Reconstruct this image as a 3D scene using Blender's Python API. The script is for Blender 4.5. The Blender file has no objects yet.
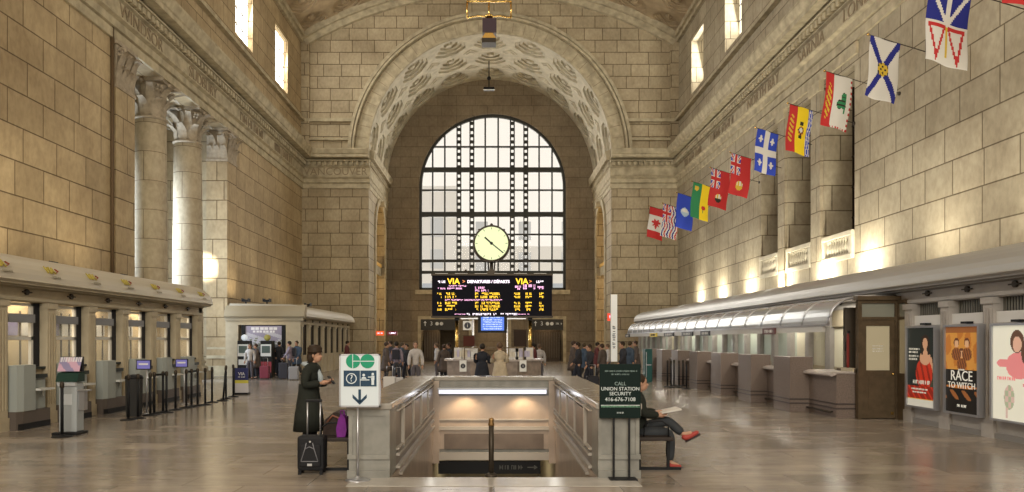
import bpy, bmesh, math, random
from mathutils import Vector, Matrix
random.seed(7)
PI = math.pi
SC = bpy.context.scene
COL = SC.collection
CH, F, VX, HY = 1.75, 750.0, 494.0, 340.0     # camera height, focal length in pixels, vanishing point

# ------------------------------------------------------------------ camera
cam = bpy.data.cameras.new('camera'); camo = bpy.data.objects.new('camera', cam); COL.objects.link(camo)
camo.location = (0, 0, CH); camo.rotation_euler = (PI/2, 0, 0)
cam.sensor_width = 36; cam.lens = F/1024*36
cam.shift_x = (512-VX)/1024; cam.shift_y = (HY-246)/1024
cam.clip_end = 400
SC.camera = camo

# ------------------------------------------------------------------ materials
MATS = {}
def mat(name, col=(.5,.5,.5), rough=.6, metal=0, emit=0, ecol=None, var=0, vscale=3.0, bump=0, bscale=30, spec=.2, alpha=None, trans=0):
    if name in MATS: return MATS[name]
    m = bpy.data.materials.new(name); m.use_nodes = True; MATS[name] = m
    nt = m.node_tree; b = nt.nodes['Principled BSDF']
    b.inputs['Base Color'].default_value = (*col, 1); b.inputs['Roughness'].default_value = rough
    b.inputs['Metallic'].default_value = metal; b.inputs['Specular IOR Level'].default_value = spec
    if emit:
        b.inputs['Emission Color'].default_value = (*(ecol or col), 1); b.inputs['Emission Strength'].default_value = emit
    if trans: b.inputs['Transmission Weight'].default_value = trans
    if alpha is not None: b.inputs['Alpha'].default_value = alpha
    if var or bump:
        tc = nt.nodes.new('ShaderNodeTexCoord')
    if var:
        n = nt.nodes.new('ShaderNodeTexNoise'); n.inputs['Scale'].default_value = vscale; n.inputs['Detail'].default_value = 5
        nt.links.new(tc.outputs['Object'], n.inputs['Vector'])
        r = nt.nodes.new('ShaderNodeValToRGB'); r.color_ramp.elements[0].position = .3; r.color_ramp.elements[1].position = .7
        r.color_ramp.elements[0].color = (*[c*(1-var) for c in col], 1)
        r.color_ramp.elements[1].color = (*[min(1, c*(1+var)) for c in col], 1)
        nt.links.new(n.outputs['Fac'], r.inputs['Fac']); nt.links.new(r.outputs['Color'], b.inputs['Base Color'])
    if bump:
        n2 = nt.nodes.new('ShaderNodeTexNoise'); n2.inputs['Scale'].default_value = bscale; n2.inputs['Detail'].default_value = 4
        nt.links.new(tc.outputs['Object'], n2.inputs['Vector'])
        bp = nt.nodes.new('ShaderNodeBump'); bp.inputs['Strength'].default_value = bump; bp.inputs['Distance'].default_value = .02
        nt.links.new(n2.outputs['Fac'], bp.inputs['Height']); nt.links.new(bp.outputs['Normal'], b.inputs['Normal'])
    return m

def ashlar(name, col, bw=1.6, bh=.95, mortar=.021, contrast=.10, off=(0, 0), stain=.35):
    """coursed limestone: blocks laid out on the wall's own run and height"""
    m = bpy.data.materials.new(name); m.use_nodes = True; MATS[name] = m
    nt = m.node_tree; N = nt.nodes; L = nt.links; b = N['Principled BSDF']
    geo = N.new('ShaderNodeNewGeometry'); tc = N.new('ShaderNodeTexCoord')
    sn = N.new('ShaderNodeSeparateXYZ'); L.new(geo.outputs['Normal'], sn.inputs[0])
    sp = N.new('ShaderNodeSeparateXYZ'); L.new(tc.outputs['Object'], sp.inputs[0])
    ab = N.new('ShaderNodeMath'); ab.operation = 'ABSOLUTE'; L.new(sn.outputs['X'], ab.inputs[0])
    gt = N.new('ShaderNodeMath'); gt.operation = 'GREATER_THAN'; gt.inputs[1].default_value = .6; L.new(ab.outputs[0], gt.inputs[0])
    mx = N.new('ShaderNodeMix'); L.new(gt.outputs[0], mx.inputs[0]); L.new(sp.outputs['X'], mx.inputs[2]); L.new(sp.outputs['Y'], mx.inputs[3])
    cb = N.new('ShaderNodeCombineXYZ'); L.new(mx.outputs[0], cb.inputs[0]); L.new(sp.outputs['Z'], cb.inputs[1])
    ad = N.new('ShaderNodeVectorMath'); ad.operation = 'ADD'; ad.inputs[1].default_value = (off[0], off[1], 0); L.new(cb.outputs[0], ad.inputs[0])
    br = N.new('ShaderNodeTexBrick'); br.inputs['Scale'].default_value = 1; br.inputs['Brick Width'].default_value = bw
    br.inputs['Row Height'].default_value = bh; br.inputs['Mortar Size'].default_value = mortar; br.inputs['Mortar Smooth'].default_value = .3
    br.offset = .42; br.squash = .82; br.squash_frequency = 3
    c1 = [c*(1+contrast) for c in col]; c2 = [col[0]*(1-contrast), col[1]*(1-contrast*1.05), col[2]*(1-contrast*1.15)]
    br.inputs['Color1'].default_value = (*c1, 1); br.inputs['Color2'].default_value = (*c2, 1)
    br.inputs['Mortar'].default_value = (col[0]*.36, col[1]*.32, col[2]*.27, 1)
    L.new(ad.outputs[0], br.inputs['Vector'])
    # second colour scatter with another phase
    ns = N.new('ShaderNodeTexNoise'); ns.inputs['Scale'].default_value = .35; ns.inputs['Detail'].default_value = 8; ns.inputs['Roughness'].default_value = .65
    L.new(tc.outputs['Object'], ns.inputs['Vector'])
    rp = N.new('ShaderNodeValToRGB'); rp.color_ramp.elements[0].position = .3; rp.color_ramp.elements[1].position = .68
    rp.color_ramp.elements[0].color = (1-stain, 1-stain*1.1, 1-stain*1.2, 1); rp.color_ramp.elements[1].color = (1.08, 1.08, 1.08, 1)
    L.new(ns.outputs['Fac'], rp.inputs['Fac'])
    nf = N.new('ShaderNodeTexNoise'); nf.inputs['Scale'].default_value = 7; nf.inputs['Detail'].default_value = 6
    mp = N.new('ShaderNodeMapping'); mp.inputs['Scale'].default_value = (1, 1, .6); L.new(tc.outputs['Object'], mp.inputs[0]); L.new(mp.outputs[0], nf.inputs['Vector'])
    rf = N.new('ShaderNodeValToRGB'); rf.color_ramp.elements[0].position = .32; rf.color_ramp.elements[1].position = .62
    rf.color_ramp.elements[0].color = (.86, .85, .84, 1); rf.color_ramp.elements[1].color = (1.04, 1.04, 1.04, 1); L.new(nf.outputs['Fac'], rf.inputs['Fac'])
    m1 = N.new('ShaderNodeMix'); m1.data_type = 'RGBA'; m1.blend_type = 'MULTIPLY'; m1.inputs[0].default_value = 1
    L.new(br.outputs['Color'], m1.inputs[6]); L.new(rp.outputs['Color'], m1.inputs[7])
    m2 = N.new('ShaderNodeMix'); m2.data_type = 'RGBA'; m2.blend_type = 'MULTIPLY'; m2.inputs[0].default_value = 1
    L.new(m1.outputs[2], m2.inputs[6]); L.new(rf.outputs['Color'], m2.inputs[7])
    L.new(m2.outputs[2], b.inputs['Base Color'])
    bp = N.new('ShaderNodeBump'); bp.inputs['Strength'].default_value = .7; bp.inputs['Distance'].default_value = .03; bp.invert = True
    L.new(br.outputs['Fac'], bp.inputs['Height']); L.new(bp.outputs['Normal'], b.inputs['Normal'])
    b.inputs['Roughness'].default_value = .75; b.inputs['Specular IOR Level'].default_value = .25
    return m

STONE = (.45, .375, .245)
M_WALL = ashlar('limestone_ashlar', STONE)
M_WALLL = ashlar('limestone_ashlar_warm_light', (.46, .36, .215))  # same stone, the warmer light on the left wall put into its colour
M_WALLR = ashlar('limestone_ashlar_cool_light', (.43, .375, .27))  # same stone, greyed to carry the cooler light on the right wall
M_END = ashlar('limestone_ashlar_end', (.43, .36, .24), bw=1.5, bh=.82, mortar=.025)
M_BACK = ashlar('limestone_ashlar_back_shaded', (.25, .20, .135), bw=1.5, bh=.82, mortar=.012, contrast=.05)  # backlit shade of the window wall put into a darker stone colour
M_TRIM = mat('carved_limestone', (.42, .36, .245), .8, var=.25, vscale=2.5, bump=.3, bscale=14)
M_TRIMD = mat('weathered_limestone', (.30, .245, .165), .85, var=.25, vscale=3)
M_PALE = mat('pale_carved_limestone', (.52, .47, .36), .75, var=.16, vscale=2)
M_SHAFT = ashlar('column_limestone', (.50, .43, .31), bw=50, bh=1.15, mortar=.012, contrast=.05)
M_BLACK = mat('black_metal', (.010, .010, .011), .55, 0)
M_DARK = mat('dark_bronze', (.05, .04, .03), .45, .6)
M_GOLD = mat('polished_brass', (.75, .5, .16), .25, 1)
M_STEEL = mat('brushed_steel', (.45, .45, .47), .3, .8)
M_WHITE = mat('white_paint', (.75, .74, .71), .5)

# ------------------------------------------------------------------ mesh builder
class MB:
    def __init__(s): s.bm = bmesh.new(); s.mats = []; s.mi = 0
    def mat(s, m):
        if m not in s.mats: s.mats.append(m)
        s.mi = s.mats.index(m); return s
    def face(s, pts, smooth=False):
        vs = [s.bm.verts.new(p) for p in pts]
        try:
            f = s.bm.faces.new(vs); f.material_index = s.mi; f.smooth = smooth; return f
        except ValueError: return None
    def box(s, x0, x1, y0, y1, z0, z1, bevel=0):
        if x0 > x1: x0, x1 = x1, x0
        if y0 > y1: y0, y1 = y1, y0
        if z0 > z1: z0, z1 = z1, z0
        v = [s.bm.verts.new((x, y, z)) for x in (x0, x1) for y in (y0, y1) for z in (z0, z1)]
        idx = [(0,1,3,2), (4,6,7,5), (0,4,5,1), (2,3,7,6), (0,2,6,4), (1,5,7,3)]
        fs = []
        for q in idx:
            f = s.bm.faces.new([v[i] for i in q]); f.material_index = s.mi; fs.append(f)
        if bevel:
            es = list({e for f in fs for e in f.edges})
            bmesh.ops.bevel(s.bm, geom=es, offset=bevel, segments=2, affect='EDGES', profile=.5)
        return s
    def obox(s, c, size, rot):          # oriented box
        n0 = len(s.bm.verts)
        hx, hy, hz = size[0]/2, size[1]/2, size[2]/2
        M = Matrix.Translation(c) @ rot.to_4x4()
        v = [s.bm.verts.new(M @ Vector((x, y, z))) for x in (-hx, hx) for y in (-hy, hy) for z in (-hz, hz)]
        for q in [(0,1,3,2), (4,6,7,5), (0,4,5,1), (2,3,7,6), (0,2,6,4), (1,5,7,3)]:
            f = s.bm.faces.new([v[i] for i in q]); f.material_index = s.mi
        return s
    def prism(s, pts, a, b, fn, smooth=False):
        """closed 2-D outline pts swept from a to b; fn(p,q,t) -> 3-D"""
        A = [s.bm.verts.new(fn(p[0], p[1], a)) for p in pts]; B = [s.bm.verts.new(fn(p[0], p[1], b)) for p in pts]
        n = len(pts)
        for i in range(n):
            f = s.bm.faces.new([A[i], A[(i+1)%n], B[(i+1)%n], B[i]]); f.material_index = s.mi; f.smooth = smooth
        for R in (A[::-1], B):
            f = s.bm.faces.new(R); f.material_index = s.mi
        return s
    def tube(s, pts, r, seg=8, smooth=True):
        pts = [Vector(p) for p in pts]; rings = []
        rs = r if isinstance(r, (list, tuple)) else [r]*len(pts)
        for i, p in enumerate(pts):
            d = (pts[min(i+1, len(pts)-1)] - pts[max(i-1, 0)])
            if d.length < 1e-9: d = Vector((0, 0, 1))
            d.normalize()
            up = Vector((0, 0, 1)) if abs(d.z) < .95 else Vector((1, 0, 0))
            u = d.cross(up).normalized(); w = d.cross(u).normalized()
            rings.append([s.bm.verts.new(p + (u*math.cos(2*PI*k/seg) + w*math.sin(2*PI*k/seg))*rs[i]) for k in range(seg)])
        for i in range(len(rings)-1):
            for k in range(seg):
                f = s.bm.faces.new([rings[i][k], rings[i][(k+1)%seg], rings[i+1][(k+1)%seg], rings[i+1][k]]); f.material_index = s.mi; f.smooth = smooth
        for R in (rings[0][::-1], rings[-1]):
            f = s.bm.faces.new(R); f.material_index = s.mi
        return s
    def lathe(s, prof, c=(0,0,0), seg=24, smooth=True):
        rings = []
        for r, z in prof:
            rings.append([s.bm.verts.new((c[0]+r*math.cos(2*PI*k/seg), c[1]+r*math.sin(2*PI*k/seg), c[2]+z)) for k in range(seg)])
        for i in range(len(rings)-1):
            for k in range(seg):
                f = s.bm.faces.new([rings[i][k], rings[i][(k+1)%seg], rings[i+1][(k+1)%seg], rings[i+1][k]]); f.material_index = s.mi; f.smooth = smooth
        for R in (rings[0][::-1], rings[-1]):
            f = s.bm.faces.new(R); f.material_index = s.mi
        return s
    def ball(s, c, r, seg=12, rings=8):
        if not isinstance(r, (tuple, list)): r = (r, r, r)
        M = Matrix.Translation(c) @ Matrix.Diagonal((*r, 1))
        g = bmesh.ops.create_uvsphere(s.bm, u_segments=seg, v_segments=rings, radius=1, matrix=M)
        for v in g['verts']:
            for f in v.link_faces: f.material_index = s.mi; f.smooth = True
        return s
    def disc(s, c, r, n, thick, seg=32):
        n = Vector(n).normalized(); c = Vector(c)
        return s.tube([c - n*thick/2, c + n*thick/2], r, seg, smooth=False)
    def text(s, body, size, origin, right, up, ext=.004, align='CENTER', bold=0):
        cu = bpy.data.curves.new('t', 'FONT'); cu.body = body; cu.size = size; cu.extrude = ext; cu.align_x = align; cu.align_y = 'CENTER'
        cu.resolution_u = 3; cu.offset = bold
        o = bpy.data.objects.new('t', cu); COL.objects.link(o)
        me = o.to_mesh() if False else bpy.data.meshes.new_from_object(o.evaluated_get(bpy.context.evaluated_depsgraph_get()))
        right = Vector(right).normalized(); up = Vector(up).normalized(); nrm = right.cross(up)
        M = Matrix((right, up, nrm)).transposed().to_4x4(); M.translation = Vector(origin)
        me.transform(M)
        n0 = len(s.bm.faces); s.bm.from_mesh(me); s.bm.faces.ensure_lookup_table()
        for f in s.bm.faces[n0:]: f.material_index = s.mi
        COL.objects.unlink(o); bpy.data.objects.remove(o); bpy.data.curves.remove(cu); bpy.data.meshes.remove(me)
        return s
    def build(s, name, m=None, parent=None, loc=None, **kw):
        me = bpy.data.meshes.new(name)
        if m is not None and not s.mats: s.mats = [m]
        bmesh.ops.recalc_face_normals(s.bm, faces=s.bm.faces)
        if loc is not None:
            bmesh.ops.translate(s.bm, verts=s.bm.verts, vec=-Vector(loc))
        s.bm.to_mesh(me); s.bm.free()
        for x in s.mats: me.materials.append(x)
        o = bpy.data.objects.new(name, me); COL.objects.link(o)
        if loc is not None: o.location = loc
        if parent is not None: attach(o, parent)
        tag(o, **kw); return o

def attach(o, parent):
    bpy.context.view_layer.update() if False else None
    o.parent = parent
    o.matrix_parent_inverse = world(parent).inverted()
def world(o):
    M = Matrix.LocRotScale(o.location, o.rotation_euler, o.scale)
    if o.parent is not None: return world(o.parent) @ o.matrix_parent_inverse @ M
    return M
def tag(o, label=None, cat=None, group=None, kind=None):
    if label: o['label'] = label
    if cat: o['category'] = cat
    if group: o['group'] = group
    if kind: o['kind'] = kind
    return o
def thing(name, label, cat, loc=(0,0,0), rz=0, group=None):
    o = bpy.data.objects.new(name, None); COL.objects.link(o); o.location = loc; o.rotation_euler = (0, 0, rz)
    o.empty_display_size = .2
    return tag(o, label, cat, group)
def kids(o): return [c for c in ALLOBJ() if c.parent == o]
def ALLOBJ(): return list(COL.objects)
CHILD = {}
def copy_tree(o, parent=None, family=None):
    if family is None:
        family = {}
        for c in COL.objects:
            if c.parent: family.setdefault(c.parent.name, []).append(c)
    c = o.copy(); COL.objects.link(c)
    if parent is not None:
        c.parent = parent; c.matrix_parent_inverse = o.matrix_parent_inverse.copy()
    for ch in family.get(o.name, []): copy_tree(ch, c, family)
    return c
def struct(mb, name, m=None, **kw): return mb.build(name, m, kind='structure', **kw)
def P(px, py, Y): return Vector(((px-VX)*Y/F, Y, CH-(py-HY)*Y/F))
def XZ(px, py, Y): v = P(px, py, Y); return v.x, v.z

def dash(mb, c, right, up, width, h, seed=1, th=.004):
    """a line of writing too small to read: short strokes grouped as words"""
    r = random.Random(seed); right = Vector(right).normalized(); up = Vector(up).normalized(); n = right.cross(up)
    R = Matrix((right, up, n)).transposed(); u = -width/2; c = Vector(c); left = 0
    while u < width/2-h*.3:
        if left <= 0: left = r.randint(3, 8); u += h*.45
        w = h*r.uniform(.35, .6)
        if r.random() < .35: mb.obox(c+right*(u+w/2), (w, h*.25, th), R)
        if r.random() < .3: mb.obox(c+right*(u+w/2)+up*h*.38, (w, h*.22, th), R)
        mb.obox(c+right*(u+w*.25), (w*.35, h, th), R)
        if r.random() < .5: mb.obox(c+right*(u+w*.8), (w*.3, h*r.choice((.6, 1)), th), R)
        u += w*1.3; left -= 1
# ------------------------------------------------------------------ dimensions
XL, XR, YE, YB, Y0 = -13.06, 12.5, 51.0, 60.0, -14.0
AC, AR, AZ = -.27, 8.25, 14.33                 # arch centre, radius, springing height
ZA, ZC, ZS = 12.05, 14.57, 22.36               # architrave bottom, cornice top, vault springing
VCX = (XL+XR)/2; HC = (XR-XL)/2; VR = HC/math.sin(math.radians(31)); VCZ = ZS-VR*math.cos(math.radians(31))
OPEN_Y = (27.1, 36.5)
CLER = [46.1-6.85*k for k in range(8)]

def wall_grid(mb, X, T, ys, zs, holes):
    """wall standing in the plane x=X, T thick (signed), with rectangular holes (y0,y1,z0,z1)"""
    ys = sorted(set(ys + [h[0] for h in holes] + [h[1] for h in holes])); zs = sorted(set(zs + [h[2] for h in holes] + [h[3] for h in holes]))
    def solid(i, j):
        if i < 0 or j < 0 or i >= len(ys)-1 or j >= len(zs)-1: return False
        cy, cz = (ys[i]+ys[i+1])/2, (zs[j]+zs[j+1])/2
        return not any(h[0] < cy < h[1] and h[2] < cz < h[3] for h in holes)
    for i in range(len(ys)-1):
        for j in range(len(zs)-1):
            if not solid(i, j): continue
            a, b, c, d = ys[i], ys[i+1], zs[j], zs[j+1]
            for x in (X, X+T): mb.face([(x, a, c), (x, b, c), (x, b, d), (x, a, d)])
            for (di, dj, e0, e1) in ((-1,0,(a,c),(a,d)), (1,0,(b,c),(b,d)), (0,-1,(a,c),(b,c)), (0,1,(a,d),(b,d))):
                if not solid(i+di, j+dj):
                    mb.face([(X, e0[0], e0[1]), (X, e1[0], e1[1]), (X+T, e1[0], e1[1]), (X+T, e0[0], e0[1])])

# ------------------------------------------------------------------ side walls
WZ = [0, ZA, ZS+.3]
mb = MB()
holesL = [(OPEN_Y[0], OPEN_Y[1], 0, ZA)] + [(c-1.35, c+1.35, 17.3, 20.65) for c in CLER]
wall_grid(mb, XL, -.9, [Y0, YE], WZ, holesL)
struct(mb, 'wall_left', M_WALLL)
mb = MB()
RB = [(26.0, 28.4), (29.4, 31.9), (32.8, 35.1)]
holesR = [(a, b, 4.65, 11.3) for a, b in RB] + [(c-1.35, c+1.35, 17.3, 20.65) for c in CLER]
wall_grid(mb, XR, 1.1, [Y0, YE], WZ, holesR)
struct(mb, 'wall_right', M_WALLR)
# dark glazed backs of the three right-hand bays
for k, (a, b) in enumerate(RB):
    mb = MB().mat(mat('dark_glazing', (.03, .026, .02), .2))
    mb.box(XR+1.1, XR+1.16, a, b, 4.65, 11.3)
    mb.mat(M_DARK)
    for i in range(4): mb.box(XR+1.04, XR+1.1, a+.05+i*(b-a-.16)/3, a+.11+i*(b-a-.16)/3, 4.65, 11.3)
    for i in range(6): mb.box(XR+1.04, XR+1.1, a, b, 5.2+i*1.15, 5.26+i*1.15)
    struct(mb, 'window_%d' % (2+k))

# clerestory windows (frosted panes lit from outside) with thin bars
M_PANE_L = mat('frosted_pane', (.9, .9, .85), .5, emit=3.5, ecol=(1, .97, .88))
M_PANE_R = mat('frosted_pane_shaded', (.9, .9, .8), .5, emit=1.4, ecol=(1, .95, .78))
wn = 5
for s, X, m in ((-1, XL, M_PANE_L), (1, XR, M_PANE_R)):
    for c in CLER:
        if c < -8: continue
        xp = X + s*(.28 if s < 0 else .8)
        mb = MB().mat(m); mb.box(xp, xp+s*.03, c-1.35, c+1.35, 17.3, 20.65)
        mb.mat(M_DARK)
        for i in (1, 2): mb.box(xp-s*.03, xp, c-1.35+i*.9-.025, c-1.35+i*.9+.025, 17.3, 20.65)
        for i in (1, 2, 3): mb.box(xp-s*.03, xp, c-1.35, c+1.35, 17.3+i*.84-.02, 17.3+i*.84+.02)
        struct(mb, 'window_%d' % wn); wn += 1

# passage behind the left columns
mb = MB()
mb.face([(XL-4.2, 25, 0), (XL-4.2, 40, 0), (XL-4.2, 40, 14), (XL-4.2, 25, 14)])
mb.face([(XL-4.2, OPEN_Y[1], 0), (XL-.9, OPEN_Y[1], 0), (XL-.9, OPEN_Y[1], 14), (XL-4.2, OPEN_Y[1], 14)])
mb.face([(XL-4.2, OPEN_Y[0]-1.2, 0), (XL-.9, OPEN_Y[0]-1.2, 0), (XL-.9, OPEN_Y[0]-1.2, 14), (XL-4.2, OPEN_Y[0]-1.2, 14)])
mb.face([(XL-4.2, 25, 12.06), (XL-.9, 25, 12.06), (XL-.9, 40, 12.06), (XL-4.2, 40, 12.06)])
struct(mb, 'wall_passage', M_WALL)

# ------------------------------------------------------------------ end wall with the great arch
NA = 48
def arc(cx, cz, r, n=NA): return [(cx - r*math.cos(PI*i/n), cz + r*math.sin(PI*i/n)) for i in range(n+1)]
def arch_wall(mb, fn, x0, x1, ztop, cx, r, zs, z0=0, thick=None, n=NA):
    """wall with an arched opening; fn(u, z) -> point"""
    mb.face([fn(x0, z0), fn(cx-r, z0), fn(cx-r, zs), fn(x0, zs)]); mb.face([fn(cx+r, z0), fn(x1, z0), fn(x1, zs), fn(cx+r, zs)])
    mb.face([fn(x0, zs), fn(cx-r, zs), fn(cx-r, ztop), fn(x0, ztop)]); mb.face([fn(cx+r, zs), fn(x1, zs), fn(x1, ztop), fn(cx+r, ztop)])
    a = arc(cx, zs, r, n)
    for i in range(n):
        mb.face([fn(*a[i]), fn(*a[i+1]), fn(a[i+1][0], ztop), fn(a[i][0], ztop)])
mb = MB()
arch_wall(mb, lambda u, z: (u, YE, z), XL-.9, XR+1.1, 26.4, AC, AR, AZ)
struct(mb, 'wall_end', M_END)
# flat archivolt and its outer moulding
def ring(mb, cx, cz, r0, r1, y0, y1, n=NA, a0=0, a1=PI, smooth=False):
    pr = []
    for i in range(n+1):
        t = a0 + (a1-a0)*i/n; c, s = -math.cos(t), math.sin(t)
        pr.append([mb.bm.verts.new((cx+r*c, y, cz+r*s)) for r, y in ((r0, y0), (r1, y0), (r1, y1), (r0, y1))])
    for i in range(n):
        for k in range(4):
            f = mb.bm.faces.new([pr[i][k], pr[i][(k+1)%4], pr[i+1][(k+1)%4], pr[i+1][k]]); f.material_index = mb.mi; f.smooth = False
    for q in (pr[0], pr[-1]):
        f = mb.bm.faces.new(q); f.material_index = mb.mi
mb = MB().mat(M_TRIM)
ring(mb, AC, AZ, AR, 9.15, YE-.07, YE+.05)
ring(mb, AC, AZ, 9.22, 9.36, YE-.36, YE+.05); ring(mb, AC, AZ, 9.44, 9.66, YE-.26, YE+.05); ring(mb, AC, AZ, AR, AR+.12, YE-.16, YE+.05)
mb.mat(M_TRIMD)
for i in range(35):         # voussoir joints
    t = PI*(i+.5)/35; c, s = -math.cos(t), math.sin(t)
    mb.obox((AC+8.7*c, YE-.07, AZ+8.7*s), (.78, .012, .045), Matrix.Rotation(math.atan2(s, c)*-1, 3, 'Y'))
struct(mb, 'trim_1')

# coffered barrel over the bay between the hall and the big window
def oct_ring(rad, n=16):
    out = []
    for k in range(n):
        t = 2*PI*k/n
        # octagon with vertices at 22.5+45k
        tt = (t + PI/8) % (PI/4) - PI/8
        out.append((rad*math.cos(PI/8)/math.cos(tt)*math.cos(t), rad*math.cos(PI/8)/math.cos(tt)*math.sin(t)))
    return out
def coffer(mb, fn, hu, hv, steps, rosette=True):
    """fn(u, v, depth) -> point; cell half sizes hu, hv; stepped octagonal recess with a rosette"""
    per = []
    for k in range(16):
        t = 2*PI*k/16; c, s = math.cos(t), math.sin(t); m_ = max(abs(c), abs(s)); per.append((hu*c/m_, hv*s/m_))
    loops = [(per, 0)]
    d = 0
    for (rad, dep) in steps:
        loops.append(([(p[0]*hu*rad, p[1]*hv*rad) for p in oct_ring(1)], d)); d = dep
        loops.append(([(p[0]*hu*rad, p[1]*hv*rad) for p in oct_ring(1)], d))
    vs = [[mb.bm.verts.new(fn(u, v, dd)) for u, v in lp] for lp, dd in loops]
    for a, b in zip(vs, vs[1:]):
        for k in range(16):
            f = mb.bm.faces.new([a[k], a[(k+1)%16], b[(k+1)%16], b[k]]); f.material_index = mb.mi
    f = mb.bm.faces.new(vs[-1]); f.material_index = mb.mi
    if rosette:
        r0 = .24*hu
        base = [mb.bm.verts.new(fn(r0*math.cos(2*PI*k/12)*(1 if k % 2 else .7), r0*hv/hu*math.sin(2*PI*k/12)*(1 if k % 2 else .7), d-.02)) for k in range(12)]
        mid = [mb.bm.verts.new(fn(.6*r0*math.cos(2*PI*k/12), .6*r0*hv/hu*math.sin(2*PI*k/12), d-.22)) for k in range(12)]
        for k in range(12):
            f = mb.bm.faces.new([base[k], base[(k+1)%12], mid[(k+1)%12], mid[k]]); f.material_index = mb.mi
        f = mb.bm.faces.new(mid); f.material_index = mb.mi
def diamond(mb, fn, hu, hv):
    for (q, d0, d1) in ((1, 0, -.07), (.62, -.07, -.13)):
        o = [(q*hu, 0), (0, q*hv), (-q*hu, 0), (0, -q*hv)]
        A = [mb.bm.verts.new(fn(u, v, d0+.03)) for u, v in o]; B = [mb.bm.verts.new(fn(u*.94, v*.94, d1)) for u, v in o]
        for k in range(4):
            f = mb.bm.faces.new([A[k], A[(k+1)%4], B[(k+1)%4], B[k]]); f.material_index = mb.mi
        f = mb.bm.faces.new(B); f.material_index = mb.mi
mb = MB().mat(M_PALE)
nu, nv = 9, 3
du = PI/nu; dv = (YB-YE)/nv
for i in range(nu):
    for j in range(nv):
        t0, y0_ = du*(i+.5), YE+dv*(j+.5)
        fn = lambda u, v, d, t0=t0, y0_=y0_: (AC-(AR+d)*math.cos(t0+u/AR), y0_+v, AZ+(AR+d)*math.sin(t0+u/AR))
        coffer(mb, fn, du*AR/2, dv/2, [(.84, .14), (.66, .28), (.48, .42)])
for i in range(nu+1):
    for j in range(nv+1):
        t0, y0_ = du*i, YE+dv*j
        if i in (0, nu) or j in (0, nv): continue
        fn = lambda u, v, d, t0=t0, y0_=y0_: (AC-(AR+d)*math.cos(t0+u/AR), y0_+v, AZ+(AR+d)*math.sin(t0+u/AR))
        diamond(mb, fn, .55, .55)
struct(mb, 'ceiling_arch')

# jambs of the bay with arched side openings
JY, JR, JZ = 56.0, 2.2, 9.6
wp = 0
for s, X in ((-1, AC-AR), (1, AC+AR)):
    mb = MB()
    n = 24
    arch_wall(mb, lambda u, z, X=X: (X, u, z), YE, YB, AZ, JY, JR, JZ, n=n)
    a = [(JY-JR, 0)] + arc(JY, JZ, JR, n) + [(JY+JR, 0)]
    for p, q in zip(a, a[1:]): mb.face([(X, p[0], p[1]), (X, q[0], q[1]), (X+s*.9, q[0], q[1]), (X+s*.9, p[0], p[1])])
    # room beyond
    x1, x2 = X+s*.9, X+s*4.4
    for f in ([(x2, YE+.6, 0), (x2, YB, 0), (x2, YB, 13), (x2, YE+.6, 13)], [(x1, YB, 0), (x2, YB, 0), (x2, YB, 13), (x1, YB, 13)],
              [(x1, YE+.6, 0), (x2, YE+.6, 0), (x2, YE+.6, 13), (x1, YE+.6, 13)], [(x1, YE+.6, 13), (x2, YE+.6, 13), (x2, YB, 13), (x1, YB, 13)]): mb.face(f)
    struct(mb, 'wall_jamb_left' if s < 0 else 'wall_jamb_right', M_END)
    mb = MB().mat(M_TRIM)     # arch moulding, keystone, lintel inside
    pr = []
    for i in range(n+1):
        t = PI*i/n; c, s_ = -math.cos(t), math.sin(t)
        pr.append([mb.bm.verts.new((x, JY+r*c, JZ+r*s_)) for r, x in ((JR, X+s*.02), (JR, X-s*.12), (JR+.45, X-s*.12), (JR+.45, X+s*.02))])
    for i in range(n):
        for k in range(4): mb.bm.faces.new([pr[i][k], pr[i][(k+1)%4], pr[i+1][(k+1)%4], pr[i+1][k]])
    for q in (pr[0], pr[-1]): mb.bm.faces.new(q)
    for y in (JY-JR-.45, JY+JR): mb.box(X+s*.02, X-s*.1, y, y+.45, 0, JZ)
    mb.prism([(-.28, JZ+JR-.15), (.28, JZ+JR-.15), (.4, ZA-.02), (-.4, ZA-.02)], X+s*.05, X-s*.4, lambda p, q, t: (t, JY+p, q))
    struct(mb, 'trim_%d' % (2 if s < 0 else 3))
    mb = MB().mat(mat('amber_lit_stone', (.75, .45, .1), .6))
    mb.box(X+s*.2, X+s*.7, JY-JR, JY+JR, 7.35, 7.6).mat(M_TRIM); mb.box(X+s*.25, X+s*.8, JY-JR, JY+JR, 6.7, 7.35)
    struct(mb, 'trim_%d' % (4 if s < 0 else 5))

# ------------------------------------------------------------------ wall behind the bay with the big window
WC, WR, WZS, WZB = -.12, 5.88, 13.99, 5.75
doorsB = [(-5.84, -3.04, 3.4), (-1.76, 1.12, 3.67), (2.96, 5.52, 3.4)]
mb = MB()
x0, x1 = AC-AR-.5, AC+AR+.5
arch_wall(mb, lambda u, z: (u, YB, z), x0, x1, 23.5, WC, WR, WZS, z0=WZB)
xs = [x0] + [v for d in doorsB for v in d[:2]] + [x1]
for i in range(0, len(xs), 2): mb.face([(xs[i], YB, 0), (xs[i+1], YB, 0), (xs[i+1], YB, WZB), (xs[i], YB, WZB)])
for a, b, h in doorsB:
    mb.face([(a, YB, h), (b, YB, h), (b, YB, WZB), (a, YB, WZB)])
    for x in (a, b): mb.face([(x, YB, 0), (x, YB+7, 0), (x, YB+7, h), (x, YB, h)])
    mb.face([(a, YB, h), (b, YB, h), (b, YB+7, h), (a, YB+7, h)])
    mb.face([(a, YB+7, 0), (b, YB+7, 0), (b, YB+7, h), (a, YB+7, h)])
a = [(WC-WR, WZB)] + arc(WC, WZS, WR, NA) + [(WC+WR, WZB), (WC-WR, WZB)]
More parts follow.
